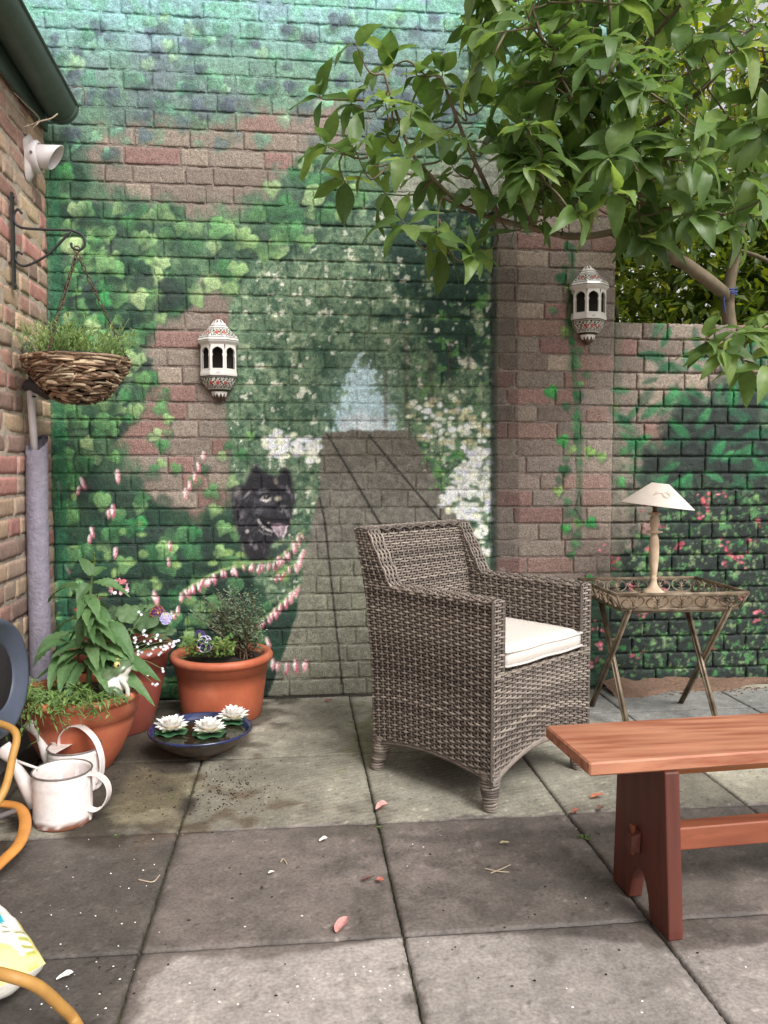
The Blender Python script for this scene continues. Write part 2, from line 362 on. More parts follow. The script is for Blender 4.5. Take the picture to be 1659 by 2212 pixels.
scatter(hbp, 34, azalea); scatter(hbp, 60, lambda x, y: leaf(x, y, 5, 11, [(60,130,66),(120,160,90),(40,100,60)], .6, .9))
# bleeding-heart sprays
def drop(x, y, r=9):
    an = R_.gauss(0, .25); stamp(x, y, r, blob(r*.34, r*1.15, an, .45), R_.choice([(206,112,130),(190,92,112),(222,146,156)]), .85); stamp(x-r*.22, y-r*.25, r, blob(r*.22, r*.85, an, .4), (238,220,218), .9)
for arc, n in [([(390,1282),(430,1255),(480,1232),(540,1216),(590,1210),(620,1190),(656,1146)], 22), ([(556,1345),(590,1320),(620,1290),(646,1264)], 12), ([(600,1240),(640,1215),(655,1190)], 7)]:
    n = int(n*1.45); sp = smooth_path(np.array(arc), 8); line([tuple(p) for p in sp], 2, (120,152,92), .9, 2)
    for q in range(n):
        p = sp[int((len(sp)-1)*q/(n-1))]; drop(p[0]+R_.gauss(0, 2), p[1]+12+R_.gauss(0, 2), R_.uniform(8, 14))
for x, y in [(430,1010),(422,1030),(410,1050),(402,1068),(440,985),(245,1105),(235,1110),(130,1055),(170,1060),(180,1045),(255,1030),(195,1165),(200,1150),(368,1180),(365,1215),(340,1300),(335,1290),(385,1320),(375,1330),(600,1440),(620,1445),(640,1440),(660,1438),(590,1435),(580,1390),(250,1195),(145,1230)]: drop(x, y, R_.uniform(11, 17))
# the dog portrait
def dark(pts, c, soft=4, a=1.0): fill(poly_mask(pts, soft), c, a)
DX = lambda zx: 464.5+.16*zx
DY = lambda zy: 962.2+.16*zy
def dpoly(pts, c, soft=2, a=1.0): fill(poly_mask([(DX(x), DY(y)) for x, y in pts], soft), c, a)
def dspot(x, y, rx, ry, an, c, a=.9, soft=.6): stamp(DX(x), DY(y), max(rx, ry)*.16*1.4, blob(rx*.16, ry*.16, an, soft), c, a)
def dline(pts, w, c, a=.9): line([(DX(x), DY(y)) for x, y in pts], w*.16, c, a, 1.0)
dpoly([(230,800),(205,640),(250,560),(400,530),(440,440),(470,370),(515,290),(556,235),(600,285),(640,350),(760,395),(840,440),(868,395),(938,290),(988,310),(1030,400),(1048,480),(1040,560),(1075,650),(1085,780),(1035,840),(1040,960),(1015,1050),(1000,1130),(960,1240),(890,1265),(830,1260),(760,1330),(720,1500),(640,1560),(480,1560),(400,1470),(340,1260),(270,1090),(235,950)], (36,34,40), 4)
for q in [(300,630,60,95,.4,(128,122,120),.8),(430,665,22,90,.75,(150,144,142),.8),(330,700,40,60,.3,(96,92,94),.7),(640,620,100,52,-.15,(98,96,104),.9),(560,740,90,60,.2,(70,68,76),.8),(700,780,120,45,0,(74,72,80),.8),
          (850,715,66,44,-.15,(168,162,146),.95),(820,485,34,60,-.45,(136,130,108),.85),(900,560,70,30,.3,(92,90,94),.7),(990,600,30,80,-.35,(138,134,138),.9),(1040,700,22,70,-.15,(104,102,108),.8),(940,700,60,50,.3,(58,56,64),.9),
          (920,860,86,66,-.1,(128,126,128),.95),(985,940,26,90,-.1,(150,146,148),.85),(700,880,90,46,.1,(52,50,58),.9),(590,900,60,90,.5,(84,82,88),.7),(800,940,150,40,.05,(44,42,48),.9),(375,930,40,75,.3,(120,116,118),.75),(435,1160,32,34,0,(178,172,168),.9),(410,1090,20,14,0,(150,146,144),.8),(490,1310,26,60,.1,(150,146,146),.7),(550,1375,40,44,.2,(136,132,132),.7),(660,1420,14,60,.1,(96,94,98),.6)]: dspot(*q)
dspot(690,712,84,46,-.2,(186,180,174),.95,.35); dspot(694,702,50,32,-.1,(22,20,24),1,.3); dspot(690,696,16,12,0,(150,140,128),.9); dline([(600,700),(650,650),(710,655),(750,690)],9,(20,18,22)); dline([(610,735),(690,758),(755,735)],6,(206,200,194),.7)
dspot(880,862,32,22,.2,(16,14,18),1,.4); dspot(956,850,24,22,0,(16,14,18),1,.4); dline([(920,880),(930,930),(1000,990)],6,(24,22,26)); dline([(560,940),(620,975),(720,1000),(860,1010),(985,1010)],14,(14,12,16))
dpoly([(600,990),(760,1040),(780,1130),(740,1140),(640,1060)], (12,10,14), 2); dline([(585,1010),(620,1075),(680,1125),(770,1165)],11,(196,190,188)); dline([(600,1150),(660,1185),(760,1210)],9,(134,130,130),.8); dspot(722,1045,20,14,0,(206,200,196))
dpoly([(752,1062),(860,1050),(962,1070),(972,1150),(945,1225),(895,1255),(845,1225),(790,1140)], (146,126,136), 1); dline([(870,1080),(885,1140),(890,1210)],7,(204,192,196),.8); dline([(965,1090),(955,1170),(915,1240)],7,(216,206,208),.9); dline([(770,1080),(800,1150),(860,1230)],6,(206,196,198),.7)
for k in range(110): x = 230+R_.random()*420; y = 560+R_.random()*800; dline([(x, y), (x-R_.uniform(5, 40), y+R_.uniform(30, 80))], 2.2, R_.choice([(84,82,86),(110,106,110),(20,18,22),(60,58,64)]), .5)
# the corner strip down the left edge
fill((sst(-1.046, -1.03, GX)*sst(-.985, -1.0, GX))*sst(300, 420, V), (38,92,64), .7)
P = np.clip(P*(1+.34*(vnoise(SH, 2.6, 301, 2)-.5)[..., None]+.22*(vnoise(SH, 8, 302, 3)-.5)[..., None]), 0, 255)
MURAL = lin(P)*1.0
GAIN = 1.15
def sample(arr, x, z):
    fx = np.clip((x-MX0)/RES, 0, NX-1.001); fz = np.clip((z-MZ0)/RES, 0, NZ-1.001); i = fz.astype(int); j = fx.astype(int); a = fz-i; b = fx-j
    if arr.ndim == 3: a = a[..., None]; b = b[..., None]
    return (arr[i, j]*(1-b)+arr[i, j+1]*b)*(1-a) + (arr[i+1, j]*(1-b)+arr[i+1, j+1]*b)*a
BRICKS = [lin(c) for c in [(142,129,117),(134,119,109),(140,114,104),(130,118,107),(148,134,120),(134,122,112),(138,108,100),(126,112,102)]]
MORT = lin((112,100,92))

NSC = 1.0
# ---------------------------------------------------------------- brick walls
PERP = .0065
def course_layout(a0, a1, k, r, stretch=.70):
    """brick ends along one course: mixed stretchers and headers"""
    out = []; x = a0 - (0 if k % 2 == 0 else r.uniform(.05, .12)); prev = 'h' if k % 2 else 's'
    while x < a1:
        kind = 's' if (prev == 'h' or r.random() < stretch - .35) else 'h'; prev = kind
        L = (.222 if kind == 's' else .108) + r.uniform(-.007, .007)
        s, e = max(x, a0), min(x+L, a1)
        if e - s > .03: out.append((s, e, kind))
        x += L + PERP
    return out
def brick_mesh(w, h, r, step=.0075, rough=1.0, dep=.06):
    """front grid of one brick in local (u, out, v), worn edges, skirts going back into the wall"""
    nu = max(3, int(w/step)); nv = max(3, int(h/step)); nu = min(nu, 48)
    u = np.linspace(-w/2, w/2, nu+1); v = np.linspace(-h/2, h/2, nv+1); UU, VV = np.meshgrid(u, v)
    du = np.minimum(UU+w/2, w/2-UU); dv = np.minimum(VV+h/2, h/2-VV); e = np.minimum(du, dv)
    out = -.0024*np.exp(-e/.003)*rough
    lo = vnoise(UU.shape, 5, int(r.random()*1e6), 2)-.5; out += lo*.0042*rough + (r.random(UU.shape)-.5)*.0012*rough
    tx, tz = (r.random()-.5)*.02, (r.random()-.5)*.04; out += UU*tx + VV*tz + (r.random()-.5)*.004
    ed = (e < 1e-6)*.0035*rough; UU = UU + (r.random(UU.shape)-.5)*ed; VV = VV + (r.random(UU.shape)-.5)*ed
    pts = np.stack([UU.ravel(), out.ravel(), VV.ravel()], 1); n = nu+1
    idx = np.arange(pts.shape[0]).reshape(nv+1, nu+1)
    fs = np.stack([idx[:-1, :-1], idx[:-1, 1:], idx[1:, 1:], idx[1:, :-1]], -1).reshape(-1, 4)
    ring = list(idx[0, :]) + list(idx[1:, -1]) + list(idx[-1, -2::-1]) + list(idx[-2:0:-1, 0])
    back = pts[ring].copy(); back[:, 1] = -dep; o = len(pts); m = len(ring)
    sk = [(ring[k], o+k, o+(k+1) % m, ring[(k+1) % m]) for k in range(m)]
    return np.vstack([pts, back]), [tuple(f) for f in fs] + sk
def build_wall(wall, frame, a0, a1, top, colour, material, name='brick', rank=None, limit=300, step=.0075, joint=.0085, seed=3, rough=1.0, top_gap=0, coarse=None):
    """frame(u, out, v) -> world; bricks become parts, what is past the limit is one part"""
    r = np.random.default_rng(seed); rr = random.Random(seed); cand = []
    nc = int(round(top/COURSE))
    for k in range(nc):
        for (s, e, kind) in course_layout(a0, a1, k, rr): cand.append((s, e, k, kind))
    sc = [rank(s, e, k) if rank else 1 for (s, e, k, kind) in cand]; order = np.argsort(-np.array(sc), kind='stable')
    keep = set(int(i) for i in order[:limit] if sc[int(i)] > 0); rest_v, rest_f, rest_c = [], [], []; off = 0
    for i, (s, e, k, kind) in enumerate(cand):
        w, h = e-s, COURSE-joint; cu, cv = (s+e)/2, (k+.5)*COURSE
        v, f = brick_mesh(w, h, r, step if sc[i] > 0 or coarse is None else coarse, rough*(1.7 if k >= int(2.93/COURSE) and k <= int(2.97/COURSE) else 1))
        base = np.array(frame(cu, 0, cv)); A = np.array([frame(cu+1, 0, cv)-base, frame(cu, 1, cv)-base, frame(cu, 0, cv+1)-base])
        loc = v @ A; c = colour(loc+base, i, r)
        if i in keep: mesh_obj(name, loc, f, material, wall, True, tuple(base-np.array(wall.location)), c)
        else:
            rest_v.append(loc+base-np.array(wall.location)); rest_c.append(c); rest_f += [tuple(q+off for q in g) for g in f]; off += len(v)
    if rest_v: tag(mesh_obj('brickwork', np.vstack(rest_v), rest_f, material, wall, True, None, np.vstack(rest_c)), kind='stuff')
def mortar_sheet(wall, frame, a0, a1, top, colour, material, depth=.0045, step=.012, thick=.2, seed=5):
    r = np.random.default_rng(seed); nu = int((a1-a0)/step); nv = int(top/step); u = np.linspace(a0, a1, nu+1); v = np.linspace(0, top, nv+1); UU, VV = np.meshgrid(u, v)
    out = -depth + (vnoise(UU.shape, 4, seed, 2)-.5)*.009; b = np.array(frame(0, 0, 0))
    A = np.array([frame(1, 0, 0)-b, frame(0, 1, 0)-b, frame(0, 0, 1)-b])
    pts = np.stack([UU.ravel(), out.ravel(), VV.ravel()], 1) @ A + b; idx = np.arange(len(pts)).reshape(nv+1, nu+1)
    fs = [tuple(f) for f in np.stack([idx[:-1, :-1], idx[:-1, 1:], idx[1:, 1:], idx[1:, :-1]], -1).reshape(-1, 4)]
    ring = list(idx[0, :]) + list(idx[1:, -1]) + list(idx[-1, -2::-1]) + list(idx[-2:0:-1, 0]); back = pts[ring] - A[1]*(thick-depth); o = len(pts); m = len(ring)
    fs += [(ring[k], o+k, o+(k+1) % m, ring[(k+1) % m]) for k in range(m)] + [tuple(o+k for k in range(m))]
    c = colour(np.vstack([pts, back])); mesh_obj('mortar', np.vstack([pts, back])-np.array(wall.location), fs, material, wall, True, None, c)
def mural_colour(pts, i, r):
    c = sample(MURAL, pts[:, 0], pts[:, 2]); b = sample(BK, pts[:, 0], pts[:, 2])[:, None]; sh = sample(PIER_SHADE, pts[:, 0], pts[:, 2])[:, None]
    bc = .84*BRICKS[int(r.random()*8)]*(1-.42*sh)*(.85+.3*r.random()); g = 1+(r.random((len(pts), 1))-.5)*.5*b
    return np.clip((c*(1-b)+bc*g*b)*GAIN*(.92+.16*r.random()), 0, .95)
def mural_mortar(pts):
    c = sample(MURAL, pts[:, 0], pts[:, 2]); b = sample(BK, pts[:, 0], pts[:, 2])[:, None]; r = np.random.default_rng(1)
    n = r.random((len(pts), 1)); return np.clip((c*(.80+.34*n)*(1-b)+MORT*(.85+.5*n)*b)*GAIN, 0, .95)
f_back = lambda u, o, v: np.array((u, WALL_Y-o, v))
mural_wall = thing('mural_wall', 'tall brick wall painted with an ivy archway, garden path and black dog', 'wall', (0, WALL_Y, 0))
def rank_back(s, e, k):
    px, py, d = proj((.5*(s+e), WALL_Y, (k+.5)*COURSE))
    if py < -20 or e < LEFT_X-.01: return 0
    hid = (px > 1130 and py < 480) or (790 < px < 1250 and py > 1290) or (px < 330 and py > 1300)
    return (e-s)*(.3 if hid else 1)
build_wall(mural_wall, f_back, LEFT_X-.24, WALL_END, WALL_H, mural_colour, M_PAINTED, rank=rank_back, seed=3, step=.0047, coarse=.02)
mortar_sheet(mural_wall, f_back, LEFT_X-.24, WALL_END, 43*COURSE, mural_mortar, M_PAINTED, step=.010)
low_wall = thing('low_brick_wall', 'low brick wall with weathered top course and pink azaleas painted on dark green', 'wall', (WALL_END, WALL_Y+.012, 0))
f_low = lambda u, o, v: np.array((u, WALL_Y+.012-o, v))
build_wall(low_wall, f_low, WALL_END+.004, 3.1, 22*COURSE, mural_colour, M_PAINTED, rank=lambda s, e, k: 1 if s < 2.3 else 0, seed=8, step=.006, rough=1.5, coarse=.03)
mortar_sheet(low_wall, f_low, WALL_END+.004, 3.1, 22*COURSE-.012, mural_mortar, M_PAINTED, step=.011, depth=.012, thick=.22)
# flanking house wall on the left
PERP = .011
house_wall = thing('house_wall', 'unpainted old red and yellow brick house wall with pale pointing', 'wall', (LEFT_X, 2.6, 0))
OB = [lin(c) for c in [(184,148,132),(176,136,122),(190,160,136),(170,146,128),(180,130,120),(152,126,114),(194,168,140),(162,124,112)]]
LM = lin((178,164,148))
def old_colour(pts, i, r):
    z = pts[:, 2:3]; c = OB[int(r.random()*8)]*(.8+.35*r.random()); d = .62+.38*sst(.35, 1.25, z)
    gp = sst(.045, .0, WALL_Y-pts[:, 1:2]+.0)*(r.random() < .35)
    return np.clip((c*(1+(r.random((len(pts), 1))-.5)*.25)*d)*(1-gp)+lin((40,110,64))*gp, 0, .9)
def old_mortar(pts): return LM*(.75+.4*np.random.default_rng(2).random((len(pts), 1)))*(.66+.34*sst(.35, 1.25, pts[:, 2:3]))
f_left = lambda u, o, v: np.array((LEFT_X+o, u, v))
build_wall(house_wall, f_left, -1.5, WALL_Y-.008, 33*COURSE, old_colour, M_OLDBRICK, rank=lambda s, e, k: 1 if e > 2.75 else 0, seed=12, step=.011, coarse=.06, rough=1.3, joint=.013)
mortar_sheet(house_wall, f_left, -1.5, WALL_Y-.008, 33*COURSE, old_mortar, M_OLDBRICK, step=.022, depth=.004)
M_PLINTH = mat('grey_render', S((128,124,122)), .85, .2, 25, .5, 200, col2=S((96,92,90)))
b = MB(); b.add([(0,-1.5,0),(.035,-1.5,0),(.028,-1.5,.20),(0,-1.5,.23),(0,WALL_Y-.01,0),(.035,WALL_Y-.01,0),(.028,WALL_Y-.01,.20),(0,WALL_Y-.01,.23)], [(0,1,2,3),(7,6,5,4),(1,5,6,2),(2,6,7,3),(0,4,5,1),(3,7,4,0)])
b.v = [(LEFT_X+.006+x, y, z) for x, y, z in b.v]; b.obj('plinth', M_PLINTH, house_wall, world=True)

# ---------------------------------------------------------------- paving
SL = .5735; JX, JY = .229, 2.311
gres = .008; PX0, PY0 = -1.3, .9; pnx, pny = int(4.4/gres), int(2.8/gres)
pgx = PX0+gres*np.arange(pnx); pgy = PY0+gres*np.arange(pny); AX, AY = np.meshgrid(pgx, pgy); PSH = AX.shape
pU, pV = survey(AX, AY, np.zeros(PSH)); q1, q2, q3 = vnoise(PSH, 50, 61, 4), vnoise(PSH, 9, 62, 3), vnoise(PSH, 120, 63, 2)
G_ = np.ones(PSH+(4,)); dry = np.array((146,138,132.)); G_[..., :3] = dry*(.93+.16*q1[..., None])
def pfill(m, c, a=1.0, wet=None):
    k = (m*a)[..., None]; G_[..., :3] = G_[..., :3]*(1-k)+np.array(c, float)*k
    if wet is not None: G_[..., 3] = G_[..., 3]*(1-m*a)+wet*m*a
def pmask(pts, soft=4, ragged=0, seed=1, cell=12): return poly_mask(pts, soft, ragged, seed, cell, U=pU, V=pV)
back = sst(2.311-.004, 2.311+.004, AY); pfill(back, (138,133,119)); pfill(back*sst(.5, .62, q1), (112,107,95), .7); pfill(back*sst(.46, .36, q1), (166,162,148), .7)
# damp dark band, drying from the front
wetm = pmask([(-300,1830),(400,1795),(815,1772),(1230,1756),(1700,1728),(1700,2030),(1440,2052),(1300,2030),(1180,2022),(880,2018),(700,2050),(610,2062),(590,2075),(480,2062),(380,2075),(330,2110),(295,2180),(255,2260),(-300,2260)], 3, .75, 71, 10)
pfill(wetm, (100,92,87), .95, .25); pfill(wetm*sst(.40, .66, q1), (120,110,104), .75); pfill(wetm*sst(.52, .30, q2)*sst(.35, .65, q3), (80,74,70), .55)
pfill(wetm*pmask([(-300,1830),(385,1800),(250,2260),(-300,2260)], 16, .5, 72), (72,67,63), .7)
for pl in [[(868,2018),(890,2040),(905,2110),(925,2212),(905,2240),(885,2120),(862,2060)], [(1330,1900),(1480,1900),(1500,2040),(1400,2040)]]: pfill(pmask(pl, 5, .9, 73, 6), (96,88,82), .8)
pfill(pmask([(1100,1850),(1350,1800),(1420,1990),(1000,2000)], 40, .8, 77), (84,78,74), .5)
# soil and grime round the pots and the bowl
pfill(pmask([(60,1560),(330,1520),(440,1620),(420,1700),(390,1760),(330,1720),(300,1800),(60,1810),(-60,1700)], 26, .9, 74), (56,49,41), .9)
pfill(pmask([(330,1500),(640,1500),(600,1540),(520,1620),(330,1660)], 20, .8, 75), (72,66,56), .75)
pfill(pmask([(240,1680),(410,1660),(390,1780),(300,1790),(230,1770)], 16, .8, 76), (122,112,86), .55)
pfill(pmask([(420,1660),(600,1680),(620,1790),(420,1800)], 40, .9, 78)*sst(.5, .6, q2), (84,70,56), .7)
pfill(pmask([(760,1520),(800,1510),(830,1630),(790,1700),(770,1620)], 16, .8, 79), (112,116,76), .6)
pfill(pmask([(780,1700),(830,1680),(840,1780),(700,1785)], 20, .9, 80), (92,86,76), .6)
pfill(pmask([(1270,1495),(1700,1490),(1700,1560),(1270,1560)], 8, .5, 81), (132,132,130), .8)
# tooled lines on the back slabs
pfill(back*(.5+.5*np.sin(AX*700+AY*240))*sst(.4, .6, q3), (176,172,158), .35)
for _ in range(900):
    x, y = R_.uniform(-1, 2.2), R_.uniform(1.1, 3.6); i, j = int((y-PY0)/gres), int((x-PX0)/gres)
    if 0 < i < pny-2 and 0 < j < pnx-2: G_[i, j, :3] = G_[i, j, :3]*R_.choice([.6, .75, 1.2, 1.3])
G_[..., :3] *= (1+.20*(vnoise(PSH, 2.2, 311, 2)-.5)+.24*(vnoise(PSH, 7, 312, 3)-.5)+.16*(vnoise(PSH, 30, 313, 3)-.5))[..., None]
spk = np.random.default_rng(9).random(PSH); G_[..., :3] *= np.where(spk > .992, 1.35, np.where(spk < .010, .62, 1.0))[..., None]
GL = G_.copy(); GL[..., :3] = lin(np.clip(G_[..., :3], 0, 255)/255.0)
def gsample(x, y):
    fx = np.clip((x-PX0)/gres, 0, pnx-1.001); fy = np.clip((y-PY0)/gres, 0, pny-1.001); i = fy.astype(int); j = fx.astype(int); a = (fy-i)[:, None]; b = (fx-j)[:, None]
    return (GL[i, j]*(1-b)+GL[i, j+1]*b)*(1-a)+(GL[i+1, j]*(1-b)+GL[i+1, j+1]*b)*a
ground = MB().add([(-60,-60,-.06),(60,-60,-.06),(60,80,-.06),(-60,80,-.06)], [(0,1,2,3)]).obj('ground', mat('earth', S((96,86,74)), .95, .3, 3, .3, 40)); tag(ground, kind='structure', label='bare earth under and around the patio')
M_JOINT = mat('joint_dirt', S((58,54,46)), .95, .4, 60, .6, 120, col2=S((66,70,44)))
patio = MB().box((-1.045, .2, -.05), (3.1, WALL_Y-.004, -.0105)).obj('patio', M_JOINT); tag(patio, kind='structure', label='patio of square grey concrete paving slabs')
rs = np.random.default_rng(33)
def slab(x0, x1, y0, y1, tint=1.0, n=None):
    j = .0032; x0, x1, y0, y1 = x0+j, x1-j, y0+j, y1-j; st = .0095 if y1 > 1.05 else .06
    nu, nv = max(4, int((x1-x0)/st)), max(4, int((y1-y0)/st)); u = np.linspace(x0, x1, nu+1); v = np.linspace(y0, y1, nv+1); UU, VV = np.meshgrid(u, v)
    e = np.minimum(np.minimum(UU-x0, x1-UU), np.minimum(VV-y0, y1-VV)); z = -.003*np.exp(-e/.006)+(vnoise(UU.shape, 8, int(rs.random()*1e6), 2)-.5)*.0022
    z += (UU-(x0+x1)/2)*(rs.random()-.5)*.006+(VV-(y0+y1)/2)*(rs.random()-.5)*.006
    ed = (e < 1e-6)*.0034; UU = UU+(rs.random(UU.shape)-.5)*ed; VV = VV+(rs.random(UU.shape)-.5)*ed
    pts = np.stack([UU.ravel(), VV.ravel(), z.ravel()], 1); idx = np.arange(len(pts)).reshape(nv+1, nu+1)
    fs = [tuple(f) for f in np.stack([idx[:-1, :-1], idx[:-1, 1:], idx[1:, 1:], idx[1:, :-1]], -1).reshape(-1, 4)]
    ring = list(idx[0, :])+list(idx[1:, -1])+list(idx[-1, -2::-1])+list(idx[-2:0:-1, 0]); bk = pts[ring].copy(); bk[:, 2] = -.04; o = len(pts); m = len(ring)
    fs += [(ring[k], o+k, o+(k+1) % m, ring[(k+1) % m]) for k in range(m)]; al = np.vstack([pts, bk]); c = gsample(al[:, 0], al[:, 1]); c[:, :3] *= tint*(.94+.12*rs.random())
    c[:, :3] *= (.8+.2*sst(0, .012, np.concatenate([e.ravel(), np.zeros(m)])))[:, None]
    cx, cy = (x0+x1)/2, (y0+y1)/2; al[:, :2] -= (cx, cy); return mesh_obj('paving_slab', al, fs, M_SLAB, patio, True, (cx, cy, 0), c)
xsl = [LEFT_X+.005]+[JX+SL*k for k in range(-2, 6)]; ysl = [.2]+[JY+SL*k for k in (-3, -2, -1, 0, 1)]+[WALL_Y-.012]
xsl = [x for x in xsl if x > -1.0 or x == xsl[0]]
for a in range(len(ysl)-1):
    for c_ in range(len(xsl)-1):
        x0, x1, y0, y1 = xsl[c_], min(xsl[c_+1], 3.09), ysl[a], ysl[a+1]
        if x1-x0 < .05 or x0 > 2.9: continue
        white = 1.75 if (abs(x0-(JX+2*SL)) < .01 and abs(y0-JY) < .01) else 1.0
        if y1 > 3.5 and x0 > .7: slab(x0, x1, y0, y0+.38, .95); slab(x0+.0, x1, y0+.38, y1, .9)
        else: slab(x0, x1, y0, y1, white)
# ---------------------------------------------------------------- wicker armchair
M_WICK = mat('grey_brown_wicker', attr=True, rough=.55, noise=.22, scale=60, bump=.3, bscale=500, spec=.35)
M_WCORE = mat('wicker_core', S((34,28,24)), .9)
a_ = math.radians(38.5); chair = thing('wicker_armchair', 'grey-brown woven wicker armchair standing on the patio before the mural', 'armchair', (.572, 2.325, 0), a_)
CW, CT, ZS, ZA, ZB = .535, .052, .405, .64, .825
WC = [lin(c) for c in [(124,113,104),(110,100,92),(140,129,118),(90,81,75),(118,107,98),(130,119,110)]]
def yr(z): return np.interp(z, [.1, .4, .64, .83], [.50, .515, .545, .60])
def yf(z): return np.interp(z, [ZA, ZB], [.425, .535])
rw = np.random.default_rng(91)
class Weave:
    def __init__(s): s.v = []; s.f = []; s.c = []; s.n = 0
    def strand(s, pts, nrm, up, r=.0041, n=5, col=None):
        m = len(pts); an = 2*math.pi*np.arange(n)/n
        ring = pts[:, None, :] + r*(np.cos(an)[None, :, None]*nrm[:, None, :]*.85 + np.sin(an)[None, :, None]*up[:, None, :])
        i = np.arange(m-1)[:, None]*n; k = np.arange(n)[None, :]; l = (k+1) % n
        f = np.stack([i+k, i+l, i+n+l, i+n+k], -1).reshape(-1, 4)+s.n
        s.v.append(ring.reshape(-1, 3)); s.f.append(f); c = WC[int(rw.random()*6)]*(.9+.2*rw.random()) if col is None else col
        cc = np.repeat(c[None]*(1+.25*(vnoise((1, m), 6, int(rw.random()*1e6), 1)[0][:, None]-.5)), n, 0); s.c.append(cc); s.n += m*n
    def panel(s, surf, nrm, nrow, length, stake=.027, amp=.0046, stakes=True):
        """surf(t array, k fraction) -> points; rows weave over and under the stakes"""
        ns = max(2, int(round(length/stake))); m = ns*4+1; t = np.linspace(0, 1, m); nv = np.asarray(nrm, float); nv = nv/np.linalg.norm(nv)
        for k in range(nrow):
            p = surf(t, k/(nrow-1)); p = p+nv*(amp*np.cos(math.pi*t*ns+math.pi*k))[:, None]
            tg = np.gradient(p, axis=0); tg /= np.linalg.norm(tg, axis=1)[:, None]+1e-9; up = np.cross(tg, np.repeat(nv[None], m, 0)); up /= np.linalg.norm(up, axis=1)[:, None]+1e-9
            s.strand(p, np.cross(up, tg), up)
        if stakes:
            kk = np.linspace(0, 1, nrow)
            for j in range(ns+1):
                q = np.array([surf(np.array([j/ns]), x)[0] for x in kk])+nv*.0008; d = surf(np.array([1.0]), .5)[0]-surf(np.array([0.0]), .5)[0]; d /= np.linalg.norm(d)
                s.strand(q, np.repeat(nv[None], nrow, 0), np.repeat(d[None], nrow, 0), .0042, 4, WC[0]*.9)
        g = np.array([surf(np.array([x]), y)[0]-nv*.003 for x in (0, .25, .5, .75, 1) for y in (0, .5, 1)]); CORE.append(g)
    def obj(s, name, parent):
        o = mesh_obj(name, np.vstack(s.v), [tuple(x) for x in np.vstack(s.f)], M_WICK, parent, True, None, np.vstack(s.c)); tag(o, kind='stuff'); return o
CORE = []
P3 = lambda x, y, z: np.stack(np.broadcast_arrays(np.asarray(x, float), np.asarray(y, float), np.asarray(z, float)), -1)
def zbot_s(t): return .105+.035*np.sin(math.pi*np.clip(t, 0, 1))**.8
def zbot_f(t): return .098+.075*np.sin(math.pi*np.clip(t, 0, 1))**.9
NR = 58
for sx, xo, nx in ((0, 0., -1), (1, CW, 1)):
    w = Weave()
    def s_out(t, k, xo=xo): z = zbot_s(t)+(ZA-zbot_s(t))*k; return P3(xo, t*yr(z), z)
    w.panel(s_out, (nx, 0, 0), NR, .53)
    def s_wing(t, k, xo=xo): z = ZA+(ZB-ZA)*k+0*t; return P3(xo, yf(z)+t*(yr(z)-yf(z)), z)
    w.panel(s_wing, (nx, 0, 0), 21, .10)
    xi = xo-nx*CT
    def s_in(t, k, xi=xi): z = ZS-.02+(ZA-ZS+.02)*k+0*t; return P3(xi, t*(yr(z)-CT), z)
    w.panel(s_in, (-nx, 0, 0), 27, .48)
    def s_win(t, k, xi=xi): z = ZA+(ZB-ZA)*k+0*t; return P3(xi, yf(z)+t*(yr(z)-CT-yf(z)), z)
    w.panel(s_win, (-nx, 0, 0), 21, .06)
    def s_fr(t, k, xo=xo, nx=nx): return P3(xo-nx*CT*t, 0., ZS+(ZA-ZS)*k)
    w.panel(s_fr, (0, -1, 0), 27, CT)
    def s_top(t, k, xo=xo, nx=nx): return P3(xo-nx*CT*k, t*.44, ZA+.006-.006*(2*k-1)**2+.008*np.exp(-t*.44/.03)*0)
    w.panel(s_top, (0, 0, 1), 7, .44, stake=.03)
    def s_wt(t, k, xo=xo, nx=nx): return P3(xo-nx*CT*k, .425+t*.11, ZA+t*(ZB-ZA))
    w.panel(s_wt, (0, -.86, .5), 7, .21, stake=.03)
    # corner posts
    for (x, y0, y1, z0, z1) in ((xo, 0, 0, .10, ZA+.004), (xi, 0, 0, ZS, ZA+.004)):
        p = P3(x, np.linspace(y0, y1, 40), np.linspace(z0, z1, 40))
        for da in (-.003, .003): w.strand(p+np.array([da, -.002, 0]), P3(np.ones(40), 0, 0), P3(np.zeros(40), 1, 0), .0045, 5, WC[3])
    w.obj('side_panel', chair)
w = Weave()
def s_bo(t, k): z = .12+(ZB-.12)*k+0*t; return P3(t*CW, yr(z), z)
w.panel(s_bo, (0, 1, 0), 74, CW)
def s_bi(t, k): z = ZS-.02+(ZB-ZS+.02)*k+0*t; return P3(CT+t*(CW-2*CT), yr(z)-CT-.02*np.sin(math.pi*t)*0, z)
w.panel(s_bi, (0, -1, -.15), 50, CW-2*CT)
def s_bt(t, k): return P3(t*CW, yr(ZB)-CT+CT*k-.012*(1-k), ZB+.006-.006*(2*k-1)**2)
w.panel(s_bt, (0, 0, 1), 7, CW, stake=.03)
for x in (0, CW):
    z = np.linspace(.1, ZB, 60); w.strand(P3(x, yr(z), z), P3(np.ones(60), 0, 0), P3(np.zeros(60), 1, 0), .005, 5, WC[3])
w.obj('backrest', chair)
w = Weave()
def s_ap(t, k): z = zbot_f(t)+(ZS+.012-zbot_f(t))*k; return P3(t*CW, 0., z)
w.panel(s_ap, (0, -1, 0), 35, CW)
def s_st(t, k): return P3(CT+t*(CW-2*CT), .0+.05*k, ZS+.012)
w.panel(s_st, (0, 0, 1), 6, CW-2*CT)
